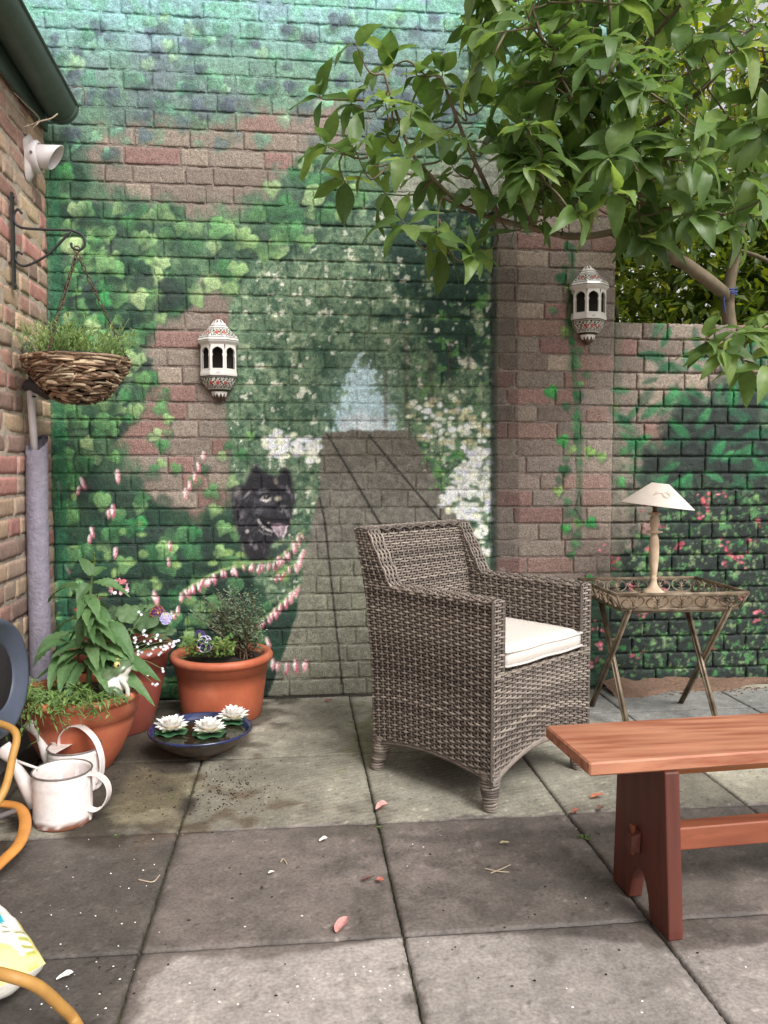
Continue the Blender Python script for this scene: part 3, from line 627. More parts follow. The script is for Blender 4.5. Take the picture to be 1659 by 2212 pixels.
for fn, N in ((lambda t: P3(t*CW, -.004, zbot_f(t)-.004), 60), (lambda t: P3(-.004, t*.5, zbot_s(t)-.004), 60), (lambda t: P3(CW+.004, t*.5, zbot_s(t)-.004), 60)):
    t = np.linspace(0, 1, N); p = fn(t)
    for q in range(2): w.strand(p+np.array([0, 0, -.006*q]), P3(np.zeros(N), -1, 0)+P3(-np.ones(N)*.001, 0, 0), P3(np.zeros(N), 0, 1), .006)
w.obj('apron', chair)
cb = MB()
for g in CORE: cb.add(g, [(i*3+j, i*3+j+1, (i+1)*3+j+1, (i+1)*3+j) for i in range(4) for j in range(2)])
cb.add([(.01,.01,ZS-.01),(CW-.01,.01,ZS-.01),(CW-.01,.49,ZS-.01),(.01,.49,ZS-.01)], [(0,1,2,3)])
cb.obj('weave_backing', M_WCORE, chair)  # dark sheets added behind the weave so its gaps show dark
for (x, y, dx, dy) in ((.028,.028,-.004,-.008),(CW-.028,.028,.004,-.008),(.028,.478,-.012,.03),(CW-.028,.478,.012,.03)):
    w = Weave(); n = 15; th = np.linspace(0, 2*math.pi, 15)
    for k in range(n):
        q = k/(n-1); r = .019+.014*q; z = .006+.118*q; c = np.array((x+dx*(1-q), y+dy*(1-q), z))
        p = c+P3(r*np.cos(th), r*np.sin(th), .003*np.sin(th+k)); nn = P3(np.cos(th), np.sin(th), 0*th); w.strand(p, nn, P3(0*th, 0*th, 1+0*th), .0052)
    lg = w.obj('leg', chair); core = MB().tube([(x+dx, y+dy, 0.001), (x, y, .125)], [.019, .033], 12); core.obj('leg_core', M_WCORE, lg)
# seat cushion (lies in the chair)
M_LINEN = mat('off_white_linen', S((210,201,192)), .9, .09, 260, .5, 700, spec=.2, stretch=(1, 1, 2.2))
cush = thing('seat_cushion', 'off-white linen seat cushion with piped edges lying in the wicker armchair', 'cushion', (.572, 2.325, ZS+.02), a_)
def pillow(x0, x1, y0, y1, h, n=26, crown=.012, rad=.035):
    b = MB(); us = np.linspace(-1, 1, n); g = []
    for sgn in (1, -1):
        for v in us:
            for u in us:
                e = 1-max(abs(u), abs(v)); k = min(1, e/.14); prof = math.sqrt(max(0, 1-(1-k)**2.6))
                cr = (1-abs(u)**rad_exp)**.5*(1-abs(v)**rad_exp)**.5
                g.append(((x0+x1)/2+u*(x1-x0)/2*(1-.015*abs(v)**6), (y0+y1)/2+v*(y1-y0)/2*(1-.02*abs(u)**6), sgn*(h/2*(.72+.28*prof)+crown*cr*(1 if sgn > 0 else .2))))
    idx = lambda s_, i, j: s_*n*n+i*n+j; f = []
    for i in range(n-1):
        for j in range(n-1):
            f.append((idx(0,i,j), idx(0,i,j+1), idx(0,i+1,j+1), idx(0,i+1,j))); f.append((idx(1,i,j), idx(1,i+1,j), idx(1,i+1,j+1), idx(1,i,j+1)))
    for j in range(n-1):
        f += [(idx(1,0,j), idx(1,0,j+1), idx(0,0,j+1), idx(0,0,j)), (idx(0,n-1,j), idx(0,n-1,j+1), idx(1,n-1,j+1), idx(1,n-1,j)), (idx(0,j,0), idx(0,j+1,0), idx(1,j+1,0), idx(1,j,0)), (idx(1,j,n-1), idx(1,j+1,n-1), idx(0,j+1,n-1), idx(0,j,n-1))]
    return b.add(g, f)
rad_exp = 4
pillow(CT+.006, CW-CT-.006, -.012, .485, .062).obj('cushion_cover', M_LINEN, cush, True, loc=(0, 0, .036))
for zz in (.0145, .0575):
    x0, x1, y0, y1 = CT+.007, CW-CT-.007, -.012, .484; c = []
    for t in np.linspace(0, 1, 13)[:-1]: c.append((x0+(x1-x0)*t, y0, 0))
    for t in np.linspace(0, 1, 13)[:-1]: c.append((x1, y0+(y1-y0)*t, 0))
    for t in np.linspace(0, 1, 13)[:-1]: c.append((x1-(x1-x0)*t, y1, 0))
    for t in np.linspace(0, 1, 13)[:-1]: c.append((x0, y1-(y1-y0)*t, 0))
    c = [(x, y, zz+.0015*math.sin(31*x+17*y)) for x, y, _ in c]; MB().tube(c, .0038, 6, closed=True).obj('piping', M_LINEN, cush, True)

# ---------------------------------------------------------------- folding tray table
M_BRONZE = mat('worn_bronze_metal', S((140,124,104)), .45, .25, 50, .3, 200, metal=.3, col2=S((96,82,66)))
M_TRAY = mat('tray_floor', S((150,128,108)), .45, .15, 8, .2, 60, col2=S((120,100,84)))
TX0, TX1, TY0, TY1, TZ, TB = 1.208, 1.738, 2.945, 3.375, .552, .492
table = thing('tray_table', 'folding bronze tray table with scrolled openwork rim and crossed legs', 'table', ((TX0+TX1)/2, (TY0+TY1)/2, 0))
ins = .026
top = [(TX0,TY0,TZ),(TX1,TY0,TZ),(TX1,TY1,TZ),(TX0,TY1,TZ)]; bot = [(TX0+ins,TY0+ins,TB),(TX1-ins,TY0+ins,TB),(TX1-ins,TY1-ins,TB),(TX0+ins,TY1-ins,TB)]
def ring_bar(pts, r):
    b = MB()
    for i in range(4):
        a, c = np.array(pts[i]), np.array(pts[(i+1) % 4])
        for dz in (-.0045, 0, .0045): b.tube([a+(0, 0, dz), c+(0, 0, dz)], r*(.75 if dz else 1.05), 6)
    return b
ring_bar(top, .0042).obj('rim_rail', M_BRONZE, table, True, True); ring_bar(bot, .0042).obj('base_rail', M_BRONZE, table, True, True)
for i in range(4): MB().tube([top[i], bot[i]], .005, 6).obj('corner_bar', M_BRONZE, table, True, True)
MB().box((TX0+ins+.003, TY0+ins+.003, TB-.004), (TX1-ins-.003, TY1-ins-.003, TB+.003)).obj('tray_floor', M_TRAY, table, world=True)
def motif(w, h):
    b = MB()
    for sg in (-1, 1):
        arc = [(sg*(w*.5-.002)*math.sin(t), 0, h*.5-h*.40*math.cos(t)*1.0+.0) for t in np.linspace(.25, 2.6, 12)]; b.tube(arc, .0029, 5)
        cur = [(sg*(w*.20+.008*math.cos(t)), 0, h*.80+.007*math.sin(t)) for t in np.linspace(-1.5, 3.2, 8)]; b.tube(cur, .0024, 5)
        for an, L, z0 in ((.5, .020, .52), (1.0, .018, .42), (1.5, .015, .30), (2.1, .013, .2)):
            dx, dz = math.sin(an)*sg, math.cos(an); p0 = np.array((0, 0, h*z0)); p1 = p0+np.array((dx*L, -.002, dz*L)); b.tube([p0, (p0+p1)/2+(0, -.002, 0), p1], [.0022, .0054, .0016], 6, flat=.5)
    b.tube([(0, 0, h*.06), (0, -.002, h*.5), (0, 0, h*.86)], [.0025, .006, .002], 6, flat=.6); b.tube([(0, 0, h*.18), (0, 0, h*.24)], .0052, 8); return b
Hm = math.hypot(TZ-TB, ins)
mm_f = make_mesh('scroll', motif(.092, Hm).v, motif(.092, Hm).f, M_BRONZE, True)
def place_motifs(p0, p1, q0, q1, n):
    p0, p1, q0, q1 = map(np.array, (p0, p1, q0, q1))
    for k in range(n):
        t = (k+.5)/n; b0 = q0+(q1-q0)*t; t0 = p0+(p1-p0)*t; ex = (q1-q0)/np.linalg.norm(q1-q0); ez = (t0-b0)/np.linalg.norm(t0-b0); ey = np.cross(ez, ex)
        M = Matrix(((ex[0], ey[0], ez[0], 0), (ex[1], ey[1], ez[1], 0), (ex[2], ey[2], ez[2], 0), (0, 0, 0, 1))); o = link('scroll', mm_f, table)
        M.translation = Vector(b0-np.array(table.location)); o.matrix_local = M
for i, n in ((0, 5), (1, 4), (2, 5), (3, 4)): place_motifs(top[i], top[(i+1) % 4], bot[i], bot[(i+1) % 4], n)
def reeded_leg(p0, p1, ox):
    b = MB(); p0, p1 = np.array(p0), np.array(p1)
    for d in (-.0105, 0, .0105): b.tube([p0+(ox, d, 0), p1+(ox, d, 0)], .0062 if d else .008, 7)
    for d in (-.008, .008): b.tube([p0+(ox+d, 0, 0), p1+(ox+d, 0, 0)], .005, 7)
    return b
for x in (TX0+.062, TX1-.062):
    s_ = 1 if x < 1.4 else -1
    reeded_leg((x, TY0+.03, TB), (x, TY1-.02, .001), 0).obj('leg', M_BRONZE, table, True, True)
    lg = reeded_leg((x, TY1-.05, TB), (x, TY0+.06, .001), s_*.016).obj('leg', M_BRONZE, table, True, True)
    MB().box((x+s_*.016-.013, 3.175, .305), (x+s_*.016+.013, 3.215, .325)).obj('clip', M_BRONZE, lg, world=True)
for y in (TY0+.04, TY1-.05): MB().tube([(TX0+.062, y, TB-.012), (TX1-.062, y, TB-.012)], .006, 6).obj('cross_bar', M_BRONZE, table, True, True)
# ---------------------------------------------------------------- table lamp
M_CREAM = mat('cream_painted_wood', S((206,184,158)), .6, .12, 40, .3, 200, col2=S((176,150,124)))
M_SHADE = mat('cream_card_shade', S((228,212,200)), .75, .05, 30, .15, 300)
lp = on_z(1411, 1281, TB+.004); lamp = thing('table_lamp', 'cream turned-wood table lamp with wide conical shade standing on the tray table', 'lamp', (lp[0], lp[1], TB+.0035))
prof = [(.046,0),(.047,.006),(.036,.014),(.022,.028),(.015,.045),(.013,.06),(.017,.066),(.012,.073),(.014,.085),(.017,.11),(.020,.15),(.021,.20),(.019,.235),(.013,.25),(.012,.258),(.034,.263),(.034,.267),(.014,.271),(.017,.29),(.021,.31),(.018,.325),(.012,.335),(.028,.341),(.028,.345),(.012,.35)]
MB().lathe(prof, 28).obj('lamp_base', M_CREAM, lamp, True); MB().tube([(0,0,.348),(0,0,.40)], .0095, 10).obj('lamp_holder', mat('lamp_holder_brown', S((110,78,58)), .5), lamp, True)
b = MB(); n = 48; rings = [(.152,.372),(.150,.374),(.036,.468),(.034,.468),(.033,.466),(.148,.371)]; b.lathe(rings, n, cap0=False)
sh = b.obj('lamp_shade', M_SHADE, lamp, True); sh.rotation_euler = (math.radians(1), math.radians(6.5), 0); sh.location = (-.034, 0, .008)
def on_cone(an, q): r = .15+(.036-.15)*q; return (1.006*r*math.cos(an), 1.006*r*math.sin(an), .374+.094*q+.0012)
b = MB(); A0 = -math.pi/2-.12
for rr_ in (.10, .15): b.tube([on_cone(A0+rr_*math.cos(t)*1.1, .48+rr_*.8*math.sin(t)) for t in np.linspace(0, 6.28, 24)[:-1]], .0011, 4, closed=True)
for k in range(9):
    t0 = A0+.1+.09*k; b.tube([on_cone(t0, .62-.06*k), on_cone(t0+.05, .70-.07*k), on_cone(t0+.11, .66-.07*k)], .0011, 4); b.tube([on_cone(A0-.16-.04*k, .5+.02*k), on_cone(A0-.2-.04*k, .58-.02*k)], .0010, 4)
b.obj('embossed_pattern', M_SHADE, sh, True)
MB().lathe([(.008,.395),(.024,.40),(.024,.404)], 12, cap1=True).obj('shade_carrier', M_BRONZE, lamp, True)

# ---------------------------------------------------------------- wooden bench
def wood(name, c1, c2, sc=(1.1, 12, 12)):
    m = mat(name, S(c1), .5, .22, 9, .3, 30, col2=S(c2), stretch=sc, spec=.4, bdist=.001, detail=6); return m
ba = math.radians(4.0); bench = thing('wooden_bench', 'reddish stained pine bench with plank seat and cut-out board leg', 'bench', (.630, 1.672, 0), ba)
M_BTOP = wood('worn_red_pine', (178,122,94), (138,80,58)); M_BLEG = wood('shaded_red_pine', (96,50,39), (80,41,33), (12, 12, 1.1)); M_BRAIL = wood('golden_pine', (176,116,66), (150,88,46), (.8, 16, 16)); M_BST = wood('red_pine_rail', (140,80,56), (116,60,42))  # leg red is darkened further to carry the shade under the seat
BZ, BT, BWd, BL = .40, .031, .258, 1.35
def rounded_box(lo, hi, r=.004):
    x0, y0, z0 = lo; x1, y1, z1 = hi; b = MB(); vs = []; f = []
    for (i, z, d) in ((0, z0, r), (1, z0+r, 0), (2, z1-r, 0), (3, z1, r)):
        X0, X1, Y0, Y1 = x0+d, x1-d, y0+d, y1-d; c = r
        vs += [(X0+c,Y0,z),(X1-c,Y0,z),(X1,Y0+c,z),(X1,Y1-c,z),(X1-c,Y1,z),(X0+c,Y1,z),(X0,Y1-c,z),(X0,Y0+c,z)]
    for i in range(3): f += [(i*8+k, i*8+(k+1) % 8, i*8+8+(k+1) % 8, i*8+8+k) for k in range(8)]
    f += [tuple(range(7, -1, -1)), tuple(range(24, 32))]; return b.add(vs, f)
rounded_box((0, 0, BZ-BT), (BL, BWd, BZ), .004).obj('seat_plank', M_BTOP, bench)
def bench_leg(x):
    y0, y1 = -.036, BWd-.022; yc = (y0+y1)/2; pts = [(y0+.03, BZ-BT), (y0, .02), (y0, 0), (yc-.050, 0)]
    pts += [(yc-.050+.100*(i/10), .100*math.sin(math.pi*min(1, i/10))**.55) for i in range(1, 10)]
    pts += [(yc+.050, 0), (y1, 0), (y1, .02), (y1-.015, BZ-BT)]; n = len(pts); b = MB(); th = .036
    vs = [(x, y, z) for y, z in pts]+[(x+th, y, z) for y, z in pts]; f = [tuple(range(n)), tuple(range(2*n-1, n-1, -1))]+[(i, n+i, n+(i+1) % n, (i+1) % n) for i in range(n)]
    return b.add(vs, f)
for x in (.175, BL-.21):
    o = bench_leg(x).obj('leg', M_BLEG, bench); bv = o.modifiers.new('edge', 'BEVEL'); bv.width = .004; bv.segments = 2; bv.limit_method = 'ANGLE'
rounded_box((.211, .115, BZ-BT-.058), (BL-.21, .137, BZ-BT-.0005), .002).obj('rail', M_BRAIL, bench)
st = rounded_box((.211, .092, .135), (BL-.21, .138, .19), .003).obj('stretcher', M_BST, bench)
tn = MB(); tn.add([(.152,.098,.142),(.172,.094,.138),(.172,.136,.138),(.152,.13,.142),(.155,.101,.176),(.174,.094,.186),(.174,.136,.186),(.155,.128,.18)], [(0,3,2,1),(4,5,6,7),(0,1,5,4),(1,2,6,5),(2,3,7,6),(3,0,4,7)]).obj('tenon', M_BLEG, st)
MB().box((.160, .110, .127), (.168, .122, .198)).obj('wedge', M_BST, st)
# ---------------------------------------------------------------- leaf helpers
def nz(v): v = np.asarray(v, float); return v/(np.linalg.norm(v)+1e-12)
def add_leaf(b, p, d, up, L, W, droop=.3, fold=.15, n=5, prof='oval', wave=0.0, col=None, nx=2, rip=0.0):
    """one leaf blade from p along d; 2*nx+1 points across, n+1 stations"""
    d = nz(d); up = np.asarray(up, float); sd = np.cross(d, up)
    if np.linalg.norm(sd) < 1e-3: sd = np.cross(d, (1, 0, 0))
    sd = nz(sd); up = np.cross(sd, d); vs = []; f = []; m = 2*nx+1; ph = random.random()*6
    for i in range(n+1):
        t = i/n
        w = {'oval': math.sin(math.pi*min(1, t*.97+.03)**.8)**.75, 'lance': math.sin(math.pi*(t*.96+.04)**.6)**.9, 'obov': math.sin(math.pi*(t*.95+.05)**1.25)**.7, 'point': (math.sin(math.pi*min(1, t*.96+.03)**.85)**.9)*(1-.25*t)}[prof]
        if t > .999: w = .02
        c = p+d*(L*t*(1-.12*droop*t))-up*(L*droop*t*t*.6)
        for j in range(m):
            s_ = (j-nx)/nx; vs.append(c+sd*(W*.5*w*s_*(1+(.09 if rip and abs(s_) > .99 and i % 2 else 0)))+up*(W*.5*w*fold*abs(s_)*1.2+wave*W*math.sin(ph+t*9+s_*2)*abs(s_)+(rip*W*(1 if (i+(abs(j-nx) > nx*.5)) % 2 else -1)*(abs(s_) > .1)*(t < .95))))
    for i in range(n):
        for j in range(m-1): f.append((i*m+j, i*m+j+1, (i+1)*m+j+1, (i+1)*m+j))
    b.add(vs, f, col)
def rdir(rnd, el0=-.3, el1=1.2):
    a = rnd.uniform(0, 2*math.pi); e = rnd.uniform(el0, el1); return np.array((math.cos(a)*math.cos(e), math.sin(a)*math.cos(e), math.sin(e)))
def leafmat(name, cols, rough=.45, transl=.25, bump=.25, bs=120): return mat(name, rough=rough, isl=[S(c) for c in cols], noise=.14, scale=70, transl=transl, bump=bump, bscale=bs, spec=.4)
M_LEAFB = leafmat('broad_leaf_green', [(82,114,70),(102,134,86),(72,102,64),(118,148,98)], .5, .25, 1.0, 75)
M_LEAFT = leafmat('trailing_leaf_green', [(96,128,66),(126,152,84),(80,112,60),(142,164,98)], .5, .3)
M_GERAN = leafmat('geranium_leaf', [(84,112,74),(98,124,84),(76,100,70)], .6, .2)
M_ROSEL = leafmat('small_bush_leaf', [(96,112,88),(118,132,106),(74,92,66),(132,144,118)], .5, .2)
M_STEM = mat('green_stem', S((104,128,74)), .6, .2, 60); M_TWIG = mat('brown_twig', S((104,84,66)), .8, .3, 60, .4, 200)
rp = random.Random(5)

# ---------------------------------------------------------------- gutter, fascia, flue, bracket on the house wall
M_GUT = mat('dark_green_paint', S((74,88,80)), .5, .15, 12, .2, 80)
gut = thing('rain_gutter', 'dark green half-round rain gutter along the eaves of the house wall', 'gutter', (LEFT_X+.09, 2.0, 2.42))
gx_, gz_, gr_ = LEFT_X+.085, 2.525, .068; b = MB(); ys = np.linspace(0.4, 3.56, 24)
for rr_, fl in ((gr_, 0), (gr_-.005, 1)):
    vs = []; f = []; m = 17
    for y in ys:
        for k in range(m): an = math.pi+math.pi*k/(m-1); vs.append((gx_+rr_*math.cos(an), y, gz_+rr_*math.sin(an)+.06*(3.56-y)))
    for i in range(len(ys)-1):
        for k in range(m-1): q = (i*m+k, i*m+k+1, (i+1)*m+k+1, (i+1)*m+k); f.append(q if fl else q[::-1])
    b.add(vs, f)
b.obj('trough', M_GUT, gut, True, True)
b = MB(); vs = [(gx_+(gr_+.004)*math.cos(math.pi+math.pi*k/16), y, gz_+(gr_+.004)*math.sin(math.pi+math.pi*k/16)) for y in (3.535, 3.566) for k in range(17)]
b.add(vs, [tuple(range(16, -1, -1)), tuple(range(17, 34))]+[(k, k+1, 17+k+1, 17+k) for k in range(16)]+[(0, 17, 33, 16)]); b.obj('stop_end', M_GUT, gut, world=True)
MB().tube([(gx_+gr_, .4, gz_+.003+.1896), (gx_+gr_, 3.56, gz_+.003)], .0075, 8).obj('bead', M_GUT, gut, True, True)
MB().box((LEFT_X+.008, .4, 2.435), (LEFT_X+.022, 3.60, 2.75)).obj('fascia_board', M_GUT, gut, world=True)
rf = thing('slate_roof', 'grey slate roof edge above the gutter', 'roof', (LEFT_X-.5, 2.4, 2.5)); tag(rf, kind='structure')
M_SLATE = mat('slate', S((92,92,98)), .7, .2, 14, .3, 60)
MB().add([(LEFT_X+.075,1.3,2.76),(LEFT_X+.075,3.6,2.62),(LEFT_X-1.3,3.6,3.40),(LEFT_X-1.3,1.3,3.54),(LEFT_X+.07,1.3,2.78),(LEFT_X+.07,3.6,2.64),(LEFT_X-1.3,3.6,3.42),(LEFT_X-1.3,1.3,3.56)], [(0,1,2,3),(7,6,5,4),(0,4,5,1),(1,5,6,2),(3,2,6,7),(0,3,7,4)]).obj('roof_slope', M_SLATE, rf, world=True)
fl_ = on_x(62, 338, LEFT_X); flue = thing('flue_outlet', 'white plastic flue pipe with cut-away end set in mortar on the house wall', 'flue', (LEFT_X, fl_[1], fl_[2]))
M_PATCH = mat('mortar_patch', S((198,188,184)), .9, .15, 40, .6, 150)
b = MB(); vs = [(.004, 0, 0)]; vs += [(.001, (.075+.015*math.sin(3*t+1))*math.cos(t), (.085+.02*math.sin(2*t))*math.sin(t)-.015*(math.sin(t) < -.7)) for t in np.linspace(0, 2*math.pi, 25)[:-1]]; vs[0] = (.02, 0, 0)
vs2 = [(.018, y*.75, z*.75) for x, y, z in vs[1:]]; b.add(vs+vs2, [(1+k, 1+(k+1) % 24, 25+(k+1) % 24, 25+k) for k in range(24)]+[(25+k, 25+(k+1) % 24, 0) for k in range(24)]); b.obj('mortar_patch', M_PATCH, flue, True)
def xlathe(prof, n=28): return [[(x, r*math.cos(2*math.pi*k/n), r*math.sin(2*math.pi*k/n)) for k in range(n)] for r, x in prof]
def add_rings(b, rings, cap=False):
    n = len(rings[0]); b.add([p for r in rings for p in r], [(j*n+k, j*n+(k+1) % n, (j+1)*n+(k+1) % n, (j+1)*n+k) for j in range(len(rings)-1) for k in range(n)]); return b
add_rings(MB(), xlathe([(.058,.0),(.062,.02),(.062,.038),(.056,.044),(.05,.044)])).obj('collar', M_WHITEPL, flue, True)
b = MB(); n = 28; R1 = xlathe([(.046,.03),(.046,.07)])+[[(.105+.028*math.sin(a)-.0, .046*math.cos(a), .046*math.sin(a)) for a in 2*math.pi*np.arange(n)/n]]; R1 += [[(x, y*.93, z*.93) for x, y, z in R1[2]], [(.04, y*.93, z*.93) for x, y, z in R1[1]]]
add_rings(b, R1).obj('outlet', M_WHITEPL, flue, True); MB().tube([(.028, -.0605, -.005), (.028, -.066, -.005)], .005, 10).obj('screw', mat('grey_screw', S((120,116,118)), .4, metal=.6), flue)
vine = thing('dead_creeper', 'thin dry creeper stem curling off the house wall above the flue', 'twig', tuple(on_x(60, 285, LEFT_X+.02)))
M_DRY = mat('dry_stem', S((176,158,136)), .8, .2, 80)
tp = lambda l, x: [on_x(px, py, x+dx) for px, py, dx in l]
vine2 = MB().tube(smooth_path(tp([(0,215,0),(20,262,0),(50,286,0),(62,282,.02),(80,268,.05),(86,262,.055),(110,256,.09),(124,246,.11)], LEFT_X+.012), 5), [.0018]*20+[.003]*16, 5); vine2.obj('stem', M_DRY, vine, True, True)
MB().tube(smooth_path(tp([(30,200,0),(55,225,.02),(85,258,.05),(50,275,.02)], LEFT_X+.012), 5), .0018, 5).obj('side_stem', M_DRY, vine, True, True)
MB().tube(smooth_path([on_y(px, py, WALL_Y-.02) for px, py in ((90,175),(118,185),(155,190),(172,186),(182,197),(183,222))], 4), .0022, 5).obj('hanging_stem', M_TWIG, vine, True, True)
HK = on_y(180, 527, 3.164); by = 3.164
br = thing('basket_bracket', 'black wrought iron scroll bracket screwed to the house wall', 'bracket', (LEFT_X+.01, by, 1.70))
XB = LEFT_X+.012; MB().box((XB-.003, by-.011, 1.695), (XB+.005, by+.011, 2.045)).obj('back_bar', M_IRON, br, world=True)
yb = lambda l: [on_y(px, py, by) for px, py in l]
z_arm = on_y(100, 496, by)[2]
MB().tube(smooth_path([(XB+.035,by,z_arm+.055),(XB+.02,by,z_arm+.07),(XB+.006,by,z_arm+.05),(XB+.01,by,z_arm+.02),(XB+.035,by,z_arm+.004),(XB+.1,by,z_arm),(XB+.2,by,z_arm),(HK[0]-.035,by,z_arm-.002),(HK[0]-.002,by,z_arm-.018),(HK[0]+.006,by,z_arm-.05),(HK[0]-.015,by,z_arm-.072),(HK[0]-.04,by,z_arm-.062),(HK[0]-.043,by,z_arm-.045)], 5), .0048, 7).obj('arm', M_IRON, br, True, True)
MB().tube(smooth_path([(HK[0]-.045,by,z_arm-.004),(XB+.13,by,z_arm-.085),(XB+.06,by,z_arm-.128),(XB+.025,by,z_arm-.132),(XB+.007,by,z_arm-.108),(XB+.016,by,z_arm-.085),(XB+.033,by,z_arm-.092)], 6), .0048, 7).obj('brace', M_IRON, br, True, True)
for z in (2.03, 1.71): MB().lathe([(.006,0),(.005,.004)], 8, cap1=True).obj('screw', M_IRON, br, loc=(.0, 0, 0)).matrix_local = Matrix.Translation((.007, 0, z-1.70)) @ Matrix.Rotation(math.pi/2, 4, 'Y')

# ---------------------------------------------------------------- hanging basket
bc = np.array((HK[0]-.03, by, on_y(183, 776, by)[2])); BR = .182
basket = thing('hanging_basket', 'round hanging basket of twisted bark strips on rusty chains', 'basket', tuple(bc-(0, 0, .165)))
M_BARK = mat('bark_strip', attr=True, rough=.8, noise=.3, scale=50, bump=.5, bscale=160); M_RUST = mat('rusty_chain', S((94,70,56)), .75, .35, 120, metal=.3, col2=S((70,62,58)))
prof = [(np.interp(q_, [0, .1, .35, .6, .85, 1], [.04, .085, .13, .158, .174, .178])-.007, -.165*(1-q_)**1.35) for q_ in np.linspace(0, 1, 12)]
MB().lathe(prof, 28, bc).obj('liner', mat('dark_liner', S((52,44,38)), .95, .4, 60), basket, True, True)
b = MB(); BC = [lin(c) for c in [(164,136,110),(130,102,80),(188,164,134),(98,74,58),(200,180,152),(146,114,90)]]
def bowl_pt(an, q, off=0): r = np.interp(q, [0, .1, .35, .6, .85, 1], [.04, .085, .13, .158, .174, .178])+off; z = -.165*(1-q)**1.35; return bc+np.array((r*math.cos(an), r*math.sin(an), z))
for k in range(720):
    q = rp.uniform(.02, 1.0); a0 = rp.uniform(0, 2*math.pi); L = rp.uniform(.25, .75); dq = rp.gauss(0, .06); o0 = rp.uniform(.002, .012); tw = rp.uniform(-.006, .006)
    pts = [bowl_pt(a0+L*t, min(1.02, max(.02, q+dq*t)), o0+.008*math.sin(math.pi*t)+tw*t) for t in np.linspace(0, 1, 7)]; wd = rp.uniform(.0028, .008)
    b.tube(pts, [wd*.5]+[wd]*5+[wd*.4], 5, flat=.35, col=BC[rp.randrange(6)]*rp.uniform(.6, 1.15), ref=nz(pts[0]-bc-np.array((0, 0, (pts[0]-bc)[2]))))
for k in range(40):
    a0 = rp.uniform(0, 6.28); q = rp.uniform(.2, .95); b.tube([bowl_pt(a0, q, .006), bowl_pt(a0+rp.gauss(0, .12), q+rp.gauss(0, .08), .03), bowl_pt(a0+rp.gauss(0, .3), q+rp.gauss(0, .12), .035)], [.002, .003, .001], 4, col=BC[rp.randrange(6)])
tag(b.obj('woven_strips', M_BARK, basket, True, True), kind='stuff')
MB().tube([bowl_pt(t, 1, .006)+(0, 0, .004) for t in np.linspace(0, 2*math.pi, 40)[:-1]], .0025, 5, closed=True).obj('rim_wire', M_IRON, basket, True, True)
MB().add([bc+np.array((.168*math.cos(t), .168*math.sin(t), -.012)) for t in np.linspace(0, 2*math.pi, 25)[:-1]], [tuple(range(24))]).obj('compost', M_SOIL, basket, world=True)
hook = np.array((HK[0]-.024, by, z_arm-.072))
def chain(p0, p1, n, sag=.0):
    b = MB(); p0, p1 = np.array(p0), np.array(p1); d = p1-p0; L = np.linalg.norm(d)/n; d = nz(d); s1 = nz(np.cross(d, (0, 0, 1) if abs(d[2]) < .95 else (1, 0, 0))); s2 = np.cross(d, s1)
    for k in range(n):
        c = p0+d*L*(k+.5); s_ = s1 if k % 2 else s2; b.tube([c+d*L*.62*math.cos(t)+s_*L*.26*math.sin(t) for t in np.linspace(0, 2*math.pi, 11)[:-1]], .0021, 4, closed=True)
    return b
for an in (2.6, 4.4, .3): chain(hook-np.array((0, 0, .012)), bowl_pt(an, 1, .004), 19).obj('chain', M_RUST, basket, True, True)
MB().tube([hook+np.array((.012*math.cos(t), 0, .003+.012*math.sin(t))) for t in np.linspace(0, 6.28, 14)[:-1]], .0025, 5, closed=True).obj('ring', M_RUST, basket, True, True)
M_BLADE = leafmat('basket_plant_leaf', [(136,160,98),(160,180,120),(112,140,80),(178,196,140)], .5, .3)
bp_ = thing('basket_plant', 'bushy pale green small-leaved plant growing in the hanging basket', 'plant', tuple(bc-(0, 0, .012)))
b = MB(); sb = MB()
for k in range(210):
    r = .155*math.sqrt(rp.random()); a = rp.uniform(0, 6.28); p = bc+np.array((r*math.cos(a), r*math.sin(a), -.015)); h = rp.uniform(.06, .16)*(1.25 if rp.random() < .2 else 1)
    d = nz((math.cos(a)*r*3+rp.gauss(0, .25), math.sin(a)*r*3+rp.gauss(0, .25), 1)); q = p+d*h; sb.tube([p, (p+q)/2+(rp.gauss(0, .006), rp.gauss(0, .006), 0), q], [.0013, .0011, .0007], 4)
    for j in range(rp.randint(5, 9)):
        t = rp.uniform(.15, 1); ld = nz(rdir(rp, -.1, 1.0)+d*.6); add_leaf(b, p+(q-p)*t, ld, (0, 0, 1), rp.uniform(.018, .042), rp.uniform(.004, .009), rp.uniform(.1, .9), .2, 3, 'lance', nx=1)
tag(b.obj('foliage', M_BLADE, bp_, True, True), kind='stuff'); tag(sb.obj('stems', M_STEM, bp_, True, True), kind='stuff')

# ---------------------------------------------------------------- insulated standpipe on the house wall
M_FOAM = mat('lilac_grey_foam', S((128,122,134)), .85, .16, 30, .9, 60, bdist=.006); M_WRAP = mat('dark_grey_wrap', S((74,72,76)), .7, .15, 30, .4, 80)
px_, py_ = -.998, 3.25; pipe = thing('lagged_water_pipe', 'white water pipe lagged with lilac-grey foam on the house wall', 'pipe', (px_, py_, 0))
n = 18; b = MB(); zs = np.linspace(0.0, 1.13, 46); vs = []; f = []
for i, z in enumerate(zs):
    for k in range(n):
        an = 2*math.pi*k/n; r = .041*(1+.035*math.sin(5*z+an)+.05*(rp.random()-.5)); zt = z+(.035*math.cos(an-1.2) if i == 45 else 0); vs.append((r*math.cos(an)-.004*math.sin(3*z), r*math.sin(an)+.012*z, zt))
for i in range(45):
    for k in range(n): f.append((i*n+k, i*n+(k+1) % n, (i+1)*n+(k+1) % n, (i+1)*n+k))
